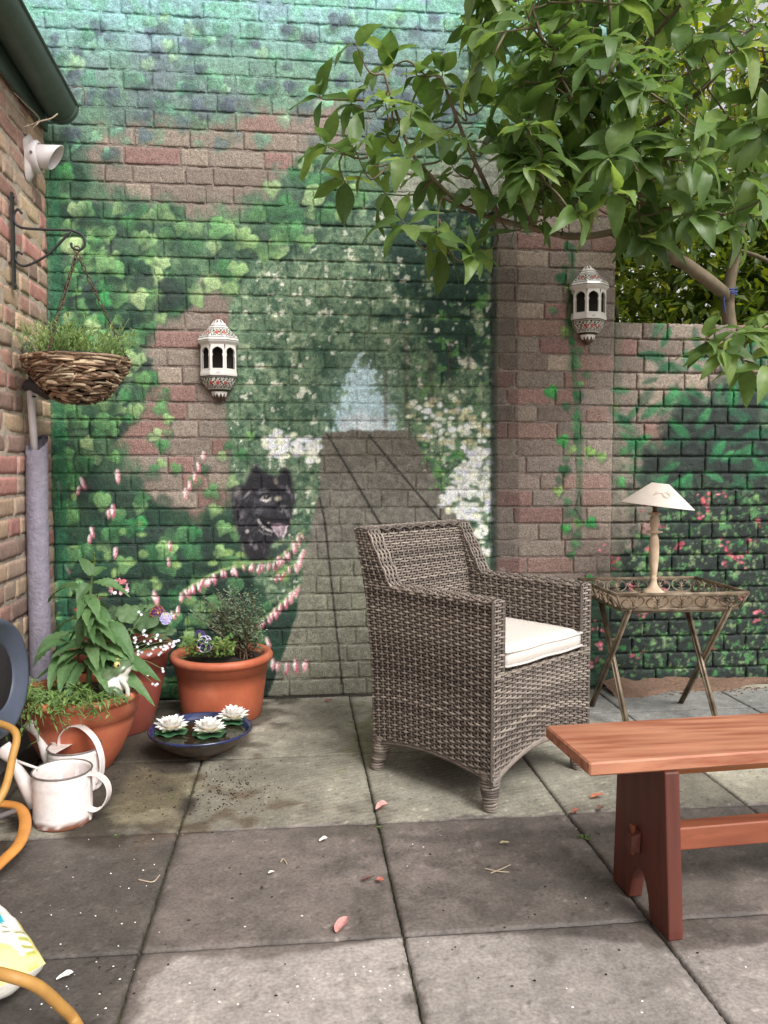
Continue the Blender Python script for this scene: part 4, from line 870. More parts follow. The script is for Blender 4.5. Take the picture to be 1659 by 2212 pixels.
vs += [(.78*x, .012*1.13+.78*(y-.012*1.13), 1.09) for x, y, z in vs[-n:]]; f += [(45*n+k, 45*n+(k+1) % n, 46*n+(k+1) % n, 46*n+k) for k in range(n)]; f.append(tuple(46*n+k for k in range(n)))
b.add(vs, f); b.obj('foam_sleeve', M_FOAM, pipe, True)
MB().tube([(-.006,.012,1.05),(-.012,-.012,1.34),(-.012,-.012,1.37)], .0145, 12).obj('white_pipe', M_WHITEPL, pipe, True)
MB().tube([(-.009,-.006,1.305),(-.009,-.006,1.311)], .0165, 12).obj('clip', M_IRON, pipe, True)
b = MB(); b.tube(smooth_path([(-.03,-.012,1.338),(-.005,-.018,1.352),(.03,-.004,1.338),(.062,.012,1.318),(.068,.016,1.305)], 4), [.018,.022,.026,.029,.031,.032,.033,.034,.035,.036,.036,.035,.033,.03,.026,.02,.006], 12, flat=.8); b.tube(smooth_path([(.028,.0,1.335),(.005,-.005,1.40),(-.012,-.012,1.46),(-.018,-.012,1.515)], 4), [.034,.033,.032,.031,.029,.027,.026,.025,.024,.024,.023,.02,.008], 12)
b.obj('wrapped_tap', M_WRAP, pipe, True)

# ---------------------------------------------------------------- wall lanterns
M_GLAZE = mat('white_glazed_ceramic', attr=True, rough=.18, noise=.04, scale=30, spec=.5, coat=.4); M_DARKIN = mat('dark_interior', S((46,42,38)), .9, .2, 40)  # dark grey-brown for back plate, floor and ceiling inside the lantern
Kz = .000192; WHT, BLK, RED, GRN = lin((232,226,220)), lin((46,36,32)), lin((178,64,60)), lin((74,80,56))
def oct_(an): q = math.pi/4; return 1/math.cos(an-round(an/q)*q)
def lantern(cx, cy, top_px, label, seed):
    rl = random.Random(seed); p = on_y(cx, top_px, WALL_Y-.02); H = .357; base = (p[0], WALL_Y-.011, p[2]-H); t = thing('wall_lantern', label, 'lantern', base, 0, 'ceramic wall lanterns')
    def Z(y): return (2100-y)*Kz
    def half(name, prof, colf, n=64, sm=True):
        vs = []; f = []; c = []; k = n+1; pr = []
        for (y0, r0), (y1, r1) in zip(prof[:-1], prof[1:]):
            m = max(1, int(abs(y1-y0)/14)); pr += [(y0+(y1-y0)*q/m, r0+(r1-r0)*q/m) for q in range(m)]
        pr.append(prof[-1])
        for (y, r) in pr:
            rd = sst(30, 130, r)
            for i in range(k):
                an = math.pi+math.pi*i/n; q = r*Kz*(1+(oct_(an)-1)*rd); vs.append((q*math.cos(an), min(0, q*math.sin(an)*.98), Z(y))); c.append(colf(an, y, i))
        for j in range(len(pr)-1):
            for i in range(n): f.append((j*k+i, (j+1)*k+i, (j+1)*k+i+1, j*k+i+1))
        o = mesh_obj(name, vs, f, M_GLAZE, t, sm, None, np.array(c)); return o
    def flor(an, y, yc, spots, hh):
        for sa in spots:
            d = math.hypot((an-sa)*1.0, (y-yc)/320.0)
            pet = .13*(1+.25*math.cos(7*math.atan2((y-yc)/320., an-sa)))
            if d < pet: return RED*(.7+.5*(d/pet)) if d > .03 else lin((214,150,110))
        w = math.sin(an*34+y*.05+math.sin(y*.11)*2)
        if abs(y-yc) < hh and w > .25: return GRN*rl.uniform(.5, 1.2)
        if abs(y-yc) < hh and w < -.85: return BLK
        return WHT*rl.uniform(.93, 1.03)
    sp1 = [math.pi*1.5+q for q in (-.75, -.02, .42)]; sp2 = [math.pi*1.5+q for q in (-.42, 0, .5)]
    def roofc(an, y, i):
        if y < 335: return lin((110,84,70)) if (math.sin(an*10) > .1 and y > 250) else WHT
        for l in (405, 455, 690, 745):
            if abs(y-l) < 9: return BLK
        return flor(an, y, 575, sp1, 95) if 470 < y < 680 else WHT
    half('roof', [(238,8),(250,60),(285,110),(330,142),(400,185),(440,222),(460,235),(560,330),(640,415),(690,438),(750,460),(775,462),(800,440),(830,405),(855,392)], roofc)
    half('ledge', [(1395,394),(1420,396),(1445,405),(1500,412),(1530,408),(1560,398)], lambda an, y, i: BLK if abs(y-1553) < 10 else (lin((120,90,80)) if (abs(y-1470) < 25 and abs(an-4.712) < .12 and math.sin(an*70+y*.2) > .2) else WHT))
    half('bowl', [(1560,396),(1575,380),(1610,372),(1680,352),(1760,310),(1820,255),(1850,212),(1870,190),(1900,172),(1950,164),(2000,140),(2050,95),(2090,45),(2100,5)], lambda an, y, i: BLK if min(abs(y-1578), abs(y-1842), abs(y-1872)) < 9 else (flor(an, y, 1700, sp2, 120) if 1590 < y < 1830 else (lin((74,52,44)) if y > 1960+40*math.cos(an*12) else WHT)))
    # pierced drum: five faces with keyhole openings
    a = 394*Kz; fw_ = a*math.tan(math.pi/8); z0, z1 = Z(1400), Z(850)
    hole = [(-.84,.01),(-.86,.25),(-.88,.5),(-.80,.60),(-.74,.63),(-.86,.68),(-.88,.76),(-.78,.85),(-.5,.92),(0,.98),(.5,.92),(.78,.85),(.88,.76),(.86,.68),(.74,.63),(.80,.60),(.88,.5),(.86,.25),(.84,.01)]
    for q in range(5):
        an = math.pi+q*math.pi/4; nrm = np.array((math.cos(an), math.sin(an), 0)); tg = np.array((-nrm[1], nrm[0], 0)); vs = []; c = []
        for (dep, sc_) in ((0, None), (0, 1.0), (0, .93), (.006, .90)):
            for (u, v) in hole:
                if sc_ is None:
                    k = max(abs(u), abs(2*v-1)*1.0); uu, vv = (u/abs(u) if abs(u) > .7 else u*1.0, v) if v < .8 else (u*1.14 if abs(u) > .75 else u, 1.0)
                    if v < .02: vv = -.02
                    uu = max(-1, min(1, uu)); w_ = fw_
                else: uu, vv = u*sc_*.86, v*.90*(.94+.06*sc_)+.03; w_ = fw_
                vs.append(nrm*(a-dep)*1.0+tg*uu*w_+np.array((0, 0, z0+vv*(z1-z0)))); c.append(BLK if sc_ == .93 else WHT)
        m = len(hole); f = [(L*m+i, L*m+i+1, (L+1)*m+i+1, (L+1)*m+i) for L in range(3) for i in range(m-1)]+[(m+0, 0, m-1, 2*m-1), (2*m, m, 2*m-1, 3*m-1)]
        vs = [v if v[1] < 0 else np.array((v[0], 0, v[2])) for v in vs]; mesh_obj('window_panel', vs, [x[::-1] for x in f], M_GLAZE, t, False, None, np.array(c))
    MB().box((-a*.98, -.004, Z(1420)), (a*.98, .002, Z(840))).obj('back_plate', M_DARKIN, t)
    MB().add([(r_*math.cos(x), min(-.0, r_*math.sin(x)), z) for z, r_ in ((z0+.001, a*1.0),) for x in np.linspace(math.pi, 2*math.pi, 13)], [tuple(range(13))]).obj('floor', M_DARKIN, t)
    MB().add([(r_*math.cos(x), min(-.0, r_*math.sin(x)), z) for z, r_ in ((z1+.001, a*1.0),) for x in np.linspace(math.pi, 2*math.pi, 13)], [tuple(range(13))]).obj('ceiling', M_DARKIN, t)
    return t
lantern(472, 0, 689, 'white ceramic wall lantern with red flowers hanging left of the painted path', 1); lantern(1272, 0, 573, 'white ceramic wall lantern with red flowers hanging high on the painted brick pier', 2)

# ---------------------------------------------------------------- hose reel, hose, compost bag
M_REEL = mat('blue_grey_plastic', S((72,78,92)), .4, .08, 20, .1, 200); M_HUB = mat('black_label', S((44,38,40)), .5, .3, 90); M_ORANGE = mat('orange_plastic', S((196,132,64)), .5, .14, 20, .15, 100)
rc = at_d(-14, 1466, 2.36); reel = thing('hose_reel', 'blue-grey plastic hose reel with orange handle at the left edge by the house wall', 'hose reel', (rc[0], rc[1], 0))
nr = nz((.985, -.14, .06)); s1 = nz(np.cross(nr, (0, 0, 1))); s2 = np.cross(s1, nr); C0 = np.array((0, 0, rc[2]))
def disc(prof, n=44): return [[C0+nr*x+r*(s1*math.cos(2*math.pi*k/n)+s2*math.sin(2*math.pi*k/n)) for k in range(n)] for r, x in prof]
add_rings(MB(), disc([(.10,.004),(.105,.012),(.150,.016),(.156,.024),(.168,.024),(.174,.014),(.174,-.004),(.168,-.012),(.10,-.012)])).obj('flange', M_REEL, reel, True)
add_rings(MB(), disc([(.001,.006),(.098,.006),(.102,.002)])).obj('hub', M_HUB, reel, True)
add_rings(MB(), disc([(.10,-.20),(.168,-.20),(.174,-.208),(.168,-.216),(.02,-.216)])).obj('flange', M_REEL, reel, True)
add_rings(MB(), disc([(.095,-.012),(.095,-.20)])).obj('drum', M_REEL, reel, True)
MB().tube([C0-nr*.22, C0-nr*.22-np.array((.0, .06, 0)), (-.25, .1, .0)], .012, 8).obj('stand_leg', M_REEL, reel, True); MB().tube([C0-nr*.22, (-.18, -.22, .0)], .012, 8).obj('stand_leg', M_REEL, reel, True)
M_HOSE = mat('ochre_hose', S((172,128,66)), .55, .1, 30, .15, 200)
lf = np.array(reel.location)
def lp_(px, py, z): return on_z(px, py, z)-lf
MB().tube(smooth_path([lp_(-70,1795,.06), lp_(-20,1742,.06), lp_(22,1738,.06), lp_(48,1752,.06), lp_(54,1785,.055), lp_(40,1825,.05), lp_(0,1865,.045), lp_(-60,1920,.04)], 6), .0165, 10, flat=.55).obj('handle', M_ORANGE, reel, True)
MB().tube([lp_(32,1752,.075), lp_(-60,1785,.085)], .008, 8).obj('handle_rod', mat('grey_rod', S((120,112,112)), .5), reel, True)
hose = MB().tube(smooth_path([rc+nr*(-.05)+np.array((.02,-.02,-.11)), at_d(32,1580,2.28), at_d(26,1640,2.22), at_d(12,1700,2.16), at_d(-18,1760,2.1), at_d(-70,1900,1.9), on_z(-160,2060,.05), on_z(-120,2100,.12), on_z(-40,2098,.158), on_z(20,2108,.165), on_z(80,2130,.135), on_z(130,2172,.07), on_z(165,2212,.02), on_z(200,2300,.014), on_z(220,2480,.014), on_z(120,2700,.014)], 7), .0108, 10)
tag(hose.obj('garden_hose', M_HOSE, None, True), 'ochre garden hose hanging from the reel and looping over the compost bag', 'hose')
def bag():
    n = 90; m = 60; p0 = np.array((-.545, 1.74)); vs = []; f = []; cols = []
    tilt = math.radians(-50); ex = np.array((math.cos(tilt), math.sin(tilt))); ey = np.array((-ex[1], ex[0])); cen = np.array((-.762, 1.672)); Lx, Ly, h = .46, .34, .13
    for sg in (1, -1):
        for i in range(m):
            for j in range(n):
                u, v = 2*j/(n-1)-1, 2*i/(m-1)-1; e = (1-abs(u)**4)*(1-abs(v)**4); z = h/2+sg*h/2*max(0, e)**.45*(1+.10*math.sin(7*u+3*v)*math.cos(5*v-2*u)+.06*math.sin(19*u*v+4*u)+.05*math.sin(23*u-9*v)*abs(v))
                q = cen+ex*u*Lx/2*(1-.05*v*v)+ey*v*Ly/2*(1-.06*u*u); vs.append((q[0]-cen[0], q[1]-cen[1], max(.001, z*.98))); X_, Y_ = u, v
                c = lin((236,232,222)); wn_ = .1*math.sin(9*v)+.05*math.sin(17*v+2)
                if sg > 0:
                    if u > .84+wn_: c = lin((232,218,142))
                    pass
                    if v > .78 and u > .6 and math.sin(u*70) > .45: c = lin((176,178,92))
                    if v > .9 and u > .4: c = lin((226,214,140))
                    if (u-.42)**2*1.8+(v-.62)**2 < .02: c = lin((40,160,176)) if v > .62+(u-.42)*.6 else lin((222,196,110)) if u > .38 else lin((70,50,44))
                    if (u-.62)**2*1.8+(v-.25)**2 < .015: c = lin((206,92,62))
                    if (u-.84)**2*1.8+(v-.2)**2 < .05: c = lin((150,92,112))*(.8+.5*rp.random())
                    if (u+.45)**2*2.4+(v-.15)**2 < .03: c = lin((96,150,70))
                    if (-.2 < u < .02 and .3 < v < .7 or .5 < u < .68 and .4 < v < .75) and math.sin(u*95) > .55 and math.sin(v*60+u*31)+math.sin(v*37) > -.4: c = lin((130,126,96))
                cols.append(c)
    for s_ in (0, 1):
        for i in range(m-1):
            for j in range(n-1):
                o = s_*m*n; q = (o+i*n+j, o+i*n+j+1, o+(i+1)*n+j+1, o+(i+1)*n+j); f.append(q if s_ == 0 else q[::-1])
    o = mesh_obj('compost_bag', vs, f, mat('printed_plastic_film', attr=True, rough=.35, bump=.35, bscale=25, bdist=.01, spec=.5), None, True, (cen[0], cen[1], .002), np.array(cols)); return tag(o, 'white and yellow printed compost bag lying on the paving under the hose', 'bag')
bag()

# ---------------------------------------------------------------- watering cans
M_CAN = mat('chipped_white_enamel', S((226,216,212)), .5, .06, 30, .2, 120, col2=S((204,192,186))); M_CANR = mat('rusty_white_enamel', attr=True, rough=.6, noise=.1, scale=60, bump=.2, bscale=150)
M_RIM = mat('bare_zinc_edge', S((120,112,106)), .5, .2, 80, metal=.4)
def can_body(t, r, h, inner=True, beads=(.2, .8), rust=.12):
    n = 40; prof = [(r*.99, 0), (r, .004)]
    for q in np.linspace(.04, .97, 26): prof.append((r*(1+.022*sum(math.exp(-((q-bd)/.016)**2) for bd in beads)), h*q))
    prof += [(r*1.0, h), (r*.97, h), (r*.965, h*.93), (r*.96, .006), (0.001, .006)]; vs = []; c = []; k = n
    rn = vnoise((len(prof), n), 4, int(r*1e5), 3); b = MB(); b.lathe(prof, n)
    for j, (rr_, z) in enumerate(prof):
        for i in range(n): q = sst(rust+.06, rust-.05, z/h+(rn[j, i]-.5)*.25)*(1 if rp.random() < .9 else .3); c.append(lin((224,214,210))*(1-q)+lin((112,66,46))*q)
    b.has_c = False; o = b.obj('body', M_CANR, t, True, vcol=np.array(c)); MB().tube([(r*1.005*math.cos(x), r*1.005*math.sin(x), h) for x in np.linspace(0, 6.2832, 41)[:-1]], .0028, 6, closed=True).obj('rim', M_RIM, o, True); return o
def strap(name, pts, w, th, t, m=M_CAN, edges=True):
    b = MB(); pts = [np.array(p, float) for p in smooth_path(pts, 6)]; m_ = len(pts); vs = []; f = []; side = np.array((0, 1, 0.))
    for i, p in enumerate(pts):
        tg = nz(pts[min(i+1, m_-1)]-pts[max(i-1, 0)]); nn = np.cross(side, tg)
        for s_, o_ in ((-1, -1), (1, -1), (1, 1), (-1, 1)): vs.append(p+side*s_*w/2+nn*o_*th/2)
    for i in range(m_-1):
        for k in range(4): f.append((i*4+k, i*4+(k+1) % 4, i*4+4+(k+1) % 4, i*4+4+k))
    f += [(0,1,2,3), tuple((m_-1)*4+k for k in (3,2,1,0))]; o = b.add(vs, f).obj(name, m, t)
    for s_ in (-1, 1): MB().tube([p+side*s_*w/2 for p in pts], .0022, 5).obj('rolled_edge', M_CAN, o, True)
    return o
def rose(t, p, d, r0, r1, L):
    p = np.array(p); d = nz(d); MB().tube([p, p+d*L*.35, p+d*L, p+d*(L+.004)], [r0, r0*1.35, r1, r1*.97], 18).obj('rose', M_CAN, t, True)
g = on_z(137, 1772); can1 = thing('watering_can', 'white enamel watering can with side handle and rusty base, nearest the viewer', 'watering can', (g[0], g[1], .001), math.radians(-12), 'white watering cans')
can_body(can1, .083, .152, beads=(.14, .80)); MB().tube([(-.078,0,.045),(-.115,0,.105),(-.15,.0,.165),(-.158,0,.178)], [.028,.021,.0135,.0125], 14).obj('spout', M_CAN, can1, True)
rose(can1, (-.155,0,.174), (-.62,0,.78), .013, .026, .045); MB().tube([(-.138,0,.172),(-.075,0,.152)], .0042, 7).obj('strut', M_CAN, can1, True)
strap('handle', [(.066,0,.140),(.105,0,.142),(.135,0,.12),(.142,0,.085),(.125,0,.05),(.10,0,.035),(.078,0,.04)], .026, .003, can1)
MB().box((.0815, -.004, .006), (.0855, .004, .15)).obj('seam', M_CAN, can1)
g = on_z(163, 1700); can2 = thing('watering_can', 'white enamel watering can with tall hoop handle, against the terracotta pot', 'watering can', (g[0], g[1], .001), math.radians(-20), 'white watering cans')
can_body(can2, .083, .135, beads=(.22, .9), rust=.05); MB().tube([(-.078,0,.05),(-.105,0,.10),(-.128,0,.15),(-.134,0,.165)], [.024,.019,.012,.0115], 14).obj('spout', M_CAN, can2, True)
rose(can2, (-.131,0,.158), (-.55,0,.83), .012, .030, .052); MB().tube(smooth_path([(-.122,0,.166),(-.105,0,.148),(-.085,0,.142),(-.07,0,.137)], 4), .0045, 7).obj('strut', M_CAN, can2, True)
MB().add([(.079*math.cos(x), .079*math.sin(x), .136) for x in np.linspace(math.pi/2+.2, 3*math.pi/2-.2, 16)], [tuple(range(16))]).obj('half_lid', M_CAN, can2)
strap('handle', [(-.055,0,.135),(-.045,0,.172),(-.012,0,.20),(.03,0,.20),(.075,0,.165),(.098,0,.11),(.098,0,.06),(.084,0,.02)], .024, .003, can2)

# ---------------------------------------------------------------- terracotta pots
def pot(loc, prof, m, label, soilz, soilr):
    t = thing('plant_pot', label, 'plant pot', (*loc, 0), 0, 'terracotta pots'); r_, z_ = prof[-1]; full = [(.001, .0)]+prof
    MB().lathe(full+[(r_-.028, z_-.004), (soilr+.006, soilz-.02)], 56, cap0=False).obj('pot_body', m, t, True)
    n = 40; vs = [(0, 0, soilz+.008)]+[(soilr*1.02*math.cos(x), soilr*1.02*math.sin(x), soilz) for x in np.linspace(0, 6.2832, n+1)[:-1]]; MB().add(vs, [(0, 1+k, 1+(k+1) % n) for k in range(n)]).obj('compost', M_SOIL, t, True); return t
P1, P2, P3_ = (-.752, 2.865), (-.712, 3.275), (-.318, 3.405)
pot(P1, [(.098,0),(.104,.006),(.135,.055),(.163,.115),(.180,.165),(.185,.188),(.189,.189),(.194,.235),(.196,.244),(.206,.247),(.214,.256),(.214,.267),(.206,.275)], M_TERRA, 'wide orange terracotta-coloured pot with the frog ornament and tall leafy plant', .25, .172)
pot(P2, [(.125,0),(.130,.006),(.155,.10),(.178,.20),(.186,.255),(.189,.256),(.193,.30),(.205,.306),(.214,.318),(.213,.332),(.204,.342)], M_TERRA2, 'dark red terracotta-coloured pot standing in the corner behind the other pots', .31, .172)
pot(P3_, [(.158,0),(.163,.005),(.172,.07),(.181,.14),(.187,.195),(.191,.196),(.195,.228),(.203,.232),(.212,.242),(.213,.256),(.205,.267)], M_TERRA, 'orange terracotta-coloured pot with small-leaved bush behind the blue bowl', .238, .172)

# ---------------------------------------------------------------- plants in the pots
tall = thing('leafy_plant', 'tall leafy plant with broad wrinkled leaves in the wide pot', 'plant', (P1[0], P1[1], .25)); d0 = 2.84
stem = [at_d(192, 1480, 2.85), at_d(194, 1400, 2.86), at_d(193, 1320, 2.87), at_d(197, 1260, 2.88), at_d(203, 1216, 2.88)]; MB().tube(smooth_path(stem, 4), [.0095]*4+[.008]*4+[.0065]*4+[.005]*5, 8).obj('stem', M_STEM, tall, True, True)
big = [((150,1376),(78,1428),.075,-.06),((194,1336),(168,1392),.055,-.05),((220,1352),(278,1412),.075,-.07),((170,1276),(100,1292),.06,.03),((203,1266),(268,1282),.055,.0),((228,1430),(312,1456),.07,-.1),((140,1424),(110,1474),.05,-.1),((196,1250),(176,1204),.04,.02),((190,1292),(150,1290),.045,.05),((200,1392),(256,1384),.06,.0),((190,1400),(130,1412),.06,-.08),((205,1420),(262,1436),.06,-.11),((180,1440),(150,1490),.055,-.12),((198,1300),(240,1330),.05,.06),((194,1268),(172,1300),.04,-.05),((200,1250),(230,1226),.038,.05),((215,1440),(300,1500),.05,-.13),((170,1440),(90,1460),.055,-.05),((200,1440),(232,1482),.05,-.14),((196,1350),(120,1350),.06,.06),((190,1430),(215,1470),.05,-.15),((225,1446),(285,1480),.05,-.08),((160,1436),(128,1476),.05,-.13)]
big = [(a_b, a_t, w_*(.82 if w_ > .05 else .9), dd) for a_b, a_t, w_, dd in big]
for k in range(46):
    by_ = rp.uniform(1290, 1450); bx = 194+rp.gauss(0, 6+18*(by_ > 1390)); an = rp.uniform(0, 6.28); rr_ = rp.uniform(28, 58)*(.7 if by_ < 1340 else 1); big.append(((bx, by_), (bx+rr_*math.cos(an), by_+16+.4*rr_*math.sin(an)), rp.uniform(.024, .042), rp.uniform(-.16, .1)))
for (bx, by_), (tx, ty), w_, dd in big:
    p, q = at_d(bx, by_, d0), at_d(tx, ty, d0+dd); L = np.linalg.norm(q-p)*1.12; b = MB(); add_leaf(b, p+(0, 0, .01), q-p+np.array((0, 0, .35*L)), (rp.gauss(0, .15), -.35, 1), L*1.02, w_*1.12, 1.0, .30, 16, 'oval', .06, nx=4, rip=.04); b.obj('leaf', M_LEAFB, tall, True, True)
b = MB()
for k in range(46):
    a = rp.uniform(0, 6.28); h = rp.random(); add_leaf(b, at_d(203, 1222-28*h, 2.88), rdir(rp, .2, 1.3), (0, 0, 1), .016*(1.3-h), .006, .3, .3, 2, 'oval', nx=1)
tag(b.obj('flower_bud', M_LEAFT, tall, True, True), kind='stuff')
trail = thing('trailing_plant', 'fine trailing plant spilling over the rim of the wide pot', 'plant', (P1[0], P1[1]-.15, .25)); b = MB(); sb = MB()
for k in range(70):
    an = rp.uniform(math.pi*1.02, math.pi*1.78); r0 = rp.uniform(.10, .165); p = np.array((P1[0]+r0*math.cos(an), P1[1]+r0*math.sin(an), .252)); R1 = .215+rp.uniform(0, .03); dn = rp.uniform(-.03, .10)*(1.2 if an < 4.4 else .6); an2 = an+rp.gauss(0, .18)
    pts = smooth_path([p, p+np.array((math.cos(an)*.03, math.sin(an)*.03, rp.uniform(.02, .06))), np.array((P1[0]+R1*math.cos(an2), P1[1]+R1*math.sin(an2), .285)), np.array((P1[0]+(R1+.02)*math.cos(an2+.1), P1[1]+(R1+.02)*math.sin(an2+.1), .275-dn))], 4); sb.tube(pts, .0012, 4)
    for j in range(14): q = pts[rp.randrange(2, len(pts))]; add_leaf(b, q, rdir(rp, -.9, .8), (0, 0, 1), rp.uniform(.014, .036), rp.uniform(.005, .010), rp.uniform(.1, .6), .2, 3, 'lance', nx=1)
for k in range(240):
    an = rp.uniform(3.0, 6.2); r0 = rp.uniform(.02, .165); p = np.array((P1[0]+r0*math.cos(an), P1[1]+r0*math.sin(an), .252)); add_leaf(b, p+(0, 0, rp.uniform(0, .05)), rdir(rp, -.1, 1.1), (0, 0, 1), rp.uniform(.02, .045), rp.uniform(.005, .012), rp.uniform(.2, .9), .2, 3, 'lance', nx=1)
tag(b.obj('foliage', M_LEAFT, trail, True, True), kind='stuff'); tag(sb.obj('stems', M_STEM, trail, True, True), kind='stuff')
# geranium
ger = thing('geranium', 'geranium with round scalloped leaves and pink-white flower heads in the dark corner pot', 'plant', (P2[0], P2[1], .31))
def round_leaf(b, c, nrm, r):
    nrm = nz(nrm); s1 = nz(np.cross(nrm, (0.3, 1, 0))); s2 = np.cross(nrm, s1); n = 28; vs = [c-nrm*r*.12]
    for ring in (.45, .8, 1.0):
        for k in range(n): an = 2*math.pi*k/n; q = r*ring*(1+(.05*math.cos(9*an) if ring == 1 else 0))*(1-.25*math.exp(-((an-math.pi)/.25)**2)*(ring > .5)); vs.append(c+s1*q*math.cos(an)+s2*q*math.sin(an)+nrm*r*(.10*math.sin(7*an)*(ring > .7)-.1*(ring == 1.0)+.06*(ring == .45)))
    f = [(0, 1+k, 1+(k+1) % n) for k in range(n)]+[(1+j*n+k, 1+(j+1)*n+k, 1+(j+1)*n+(k+1) % n, 1+j*n+(k+1) % n) for j in range(2) for k in range(n)]; b.add(vs, f)
for (x, y, r, dd) in [(280,1324,.052,0),(318,1336,.06,-.05),(345,1350,.05,-.02),(262,1340,.04,.05),(300,1362,.045,-.02),(232,1342,.045,.05),(345,1376,.035,-.08),(296,1312,.04,.06),(250,1320,.04,.1),(330,1318,.04,.08),(210,1352,.04,.05),(270,1370,.035,-.02),(362,1362,.035,-.03),(240,1368,.04,.0),(185,1362,.035,.05)]:
    c = at_d(x, y, 3.24+dd); b = MB(); round_leaf(b, c, (rp.gauss(0, .25), -.45+rp.gauss(0, .2), .9), r); lf_ = b.obj('leaf', M_GERAN, ger, True, True)
    MB().tube([c, (c+np.array((P2[0], P2[1], .33)))/2+(0, 0, -.01), (P2[0]+rp.gauss(0, .03), P2[1]+rp.gauss(0, .03), .31)], .002, 5).obj('leaf_stalk', M_STEM, lf_, True, True)
M_PINK = mat('pink_white_petal', rough=.6, isl=[S((214,60,86)),(.8,.74,.74),S((226,120,140)),(.82,.78,.78)], transl=.2)
for (x, y, r, n_) in [(257,1272,.036,60),(201,1300,.024,26)]:
    c = at_d(x, y, 3.22); b = MB()
    for k in range(n_): d = rdir(rp, -.5, 1.5); add_leaf(b, c+d*r*.75, nz(d+.9*rdir(rp, -1, 1)), d, .02, .015, .3, -.1, 3, 'obov', nx=1)
    fh = b.obj('flower_head', M_PINK, ger, True, True); tag(fh, kind='stuff'); MB().tube([c, (P2[0], P2[1]-.02, .32)], .0026, 5).obj('flower_stalk', M_STEM, fh, True, True)
b = MB(); c = at_d(169, 1319, 3.2)
for k in range(7): d = rdir(rp, 0, 1.4); add_leaf(b, c, d, (0, 0, 1), .018, .013, .2, -.3, 3, 'obov', nx=1)
o = b.obj('flower_bud', mat('crimson_petal', S((190,40,66)), .5, transl=.15), ger, True, True)
def pansy(px, py, d, cols, label, parent_xy, r=.021):
    c = at_d(px, py, d); t = thing('pansy', label, 'flower', tuple(c-np.array((0, 0, .05)))); nrm = nz(np.array((0, 0, CAM_H))-c+np.array((.2, 0, .3))); s1 = nz(np.cross((0, 0, 1), nrm)); s2 = np.cross(nrm, s1)
    for k, an in enumerate((math.pi/2-.5, math.pi/2+.5, .05, math.pi-.05, -math.pi/2)):
        cc = c+(s1*math.cos(an)+s2*math.sin(an))*r*.62+nrm*(.001*k); n = 14; vs = [cc]+[cc+r*rg_*(.82 if k < 4 else .9)*(s1*math.cos(2*math.pi*q/n)*(1.15 if k == 4 else 1)+s2*math.sin(2*math.pi*q/n))*(1+.06*math.sin(5*q))+nrm*(.003*math.sin(3*q)) for rg_ in (.8, .86, 1.0) for q in range(n)]
        ci = lin(cols[0 if k < 2 else 1]); col = [ci]*(n+1)+[lin(cols[2])]*(2*n); o = mesh_obj('petal', np.array(vs)-np.array(t.location), [(0, 1+q, 1+(q+1) % n) for q in range(n)]+[(1+L_*n+q, 1+(L_+1)*n+q, 1+(L_+1)*n+(q+1) % n, 1+L_*n+(q+1) % n) for L_ in (0, 1) for q in range(n)], M_PETAL, t, False, None, np.array(col))
    MB().tube([c+nrm*.004, c+nrm*.0075], .003, 8).obj('eye', mat('yellow_eye', S((220,180,50)), .6), t, world=True); MB().tube([c, c+(0, .01, -.05)], .0013, 4).obj('stalk', M_STEM, t, world=True)
M_PETAL = mat('pansy_petal', attr=True, rough=.6, transl=.1)
pansy(341, 1324, 3.2, [(60,30,70),(70,36,80),(150,80,50)], 'purple and orange pansy at the edge of the dark corner pot', P2); pansy(358, 1336, 3.18, [(190,180,120),(170,160,200),(180,176,214)], 'pale lilac and yellow pansy below the purple and orange one', P2, .017); pansy(443, 1391, 3.26, [(40,32,70),(44,34,78),(196,190,206)], 'dark violet pansy with pale rim in the pot behind the bowl', P3_, .024); pansy(432, 1374, 3.32, [(50,36,84),(60,42,96),(76,60,110)], 'small violet pansy just behind the pale-rimmed one', P3_, .018)
# forget-me-not sprays
fm = thing('forget_me_not', 'wiry sprays of tiny white flowers leaning out between the two left pots', 'plant', tuple(at_d(255, 1460, 2.85))); sb = MB(); b = MB(); M_TINY = mat('tiny_white_petal', S((226,226,236)), .6)
for (x, y) in [(304,1330),(320,1389),(340,1373),(376,1384),(324,1416),(346,1409),(319,1450),(351,1445),(335,1478),(295,1382),(360,1398),(372,1390),(312,1368),(330,1400),(300,1402),(198,1368),(187,1388),(192,1380),(200,1360),(352,1400),(322,1446),(315,1452)]:
    e = at_d(x, y, 2.88+rp.uniform(-.04, .04)); s0 = at_d(rp.uniform(235, 265) if x > 250 else 195, rp.uniform(1440, 1460), 2.86); sb.tube(smooth_path([s0, (s0+e)/2+(0, 0, .03), e], 4), .0009, 4)
    for k in range(rp.randint(2, 4)):
        c = e+np.array((rp.gauss(0, .006), rp.gauss(0, .006), rp.gauss(0, .006)))
        for q in range(5): an = q*1.2566; add_leaf(b, c, np.array((math.cos(an), -.2, math.sin(an))), (0, -1, .2), .006, .006, .1, 0, 2, 'obov', nx=1)
tag(b.obj('tiny_flowers', M_TINY, fm, True, True), kind='stuff'); tag(sb.obj('stems', M_STEM, fm, True, True), kind='stuff')
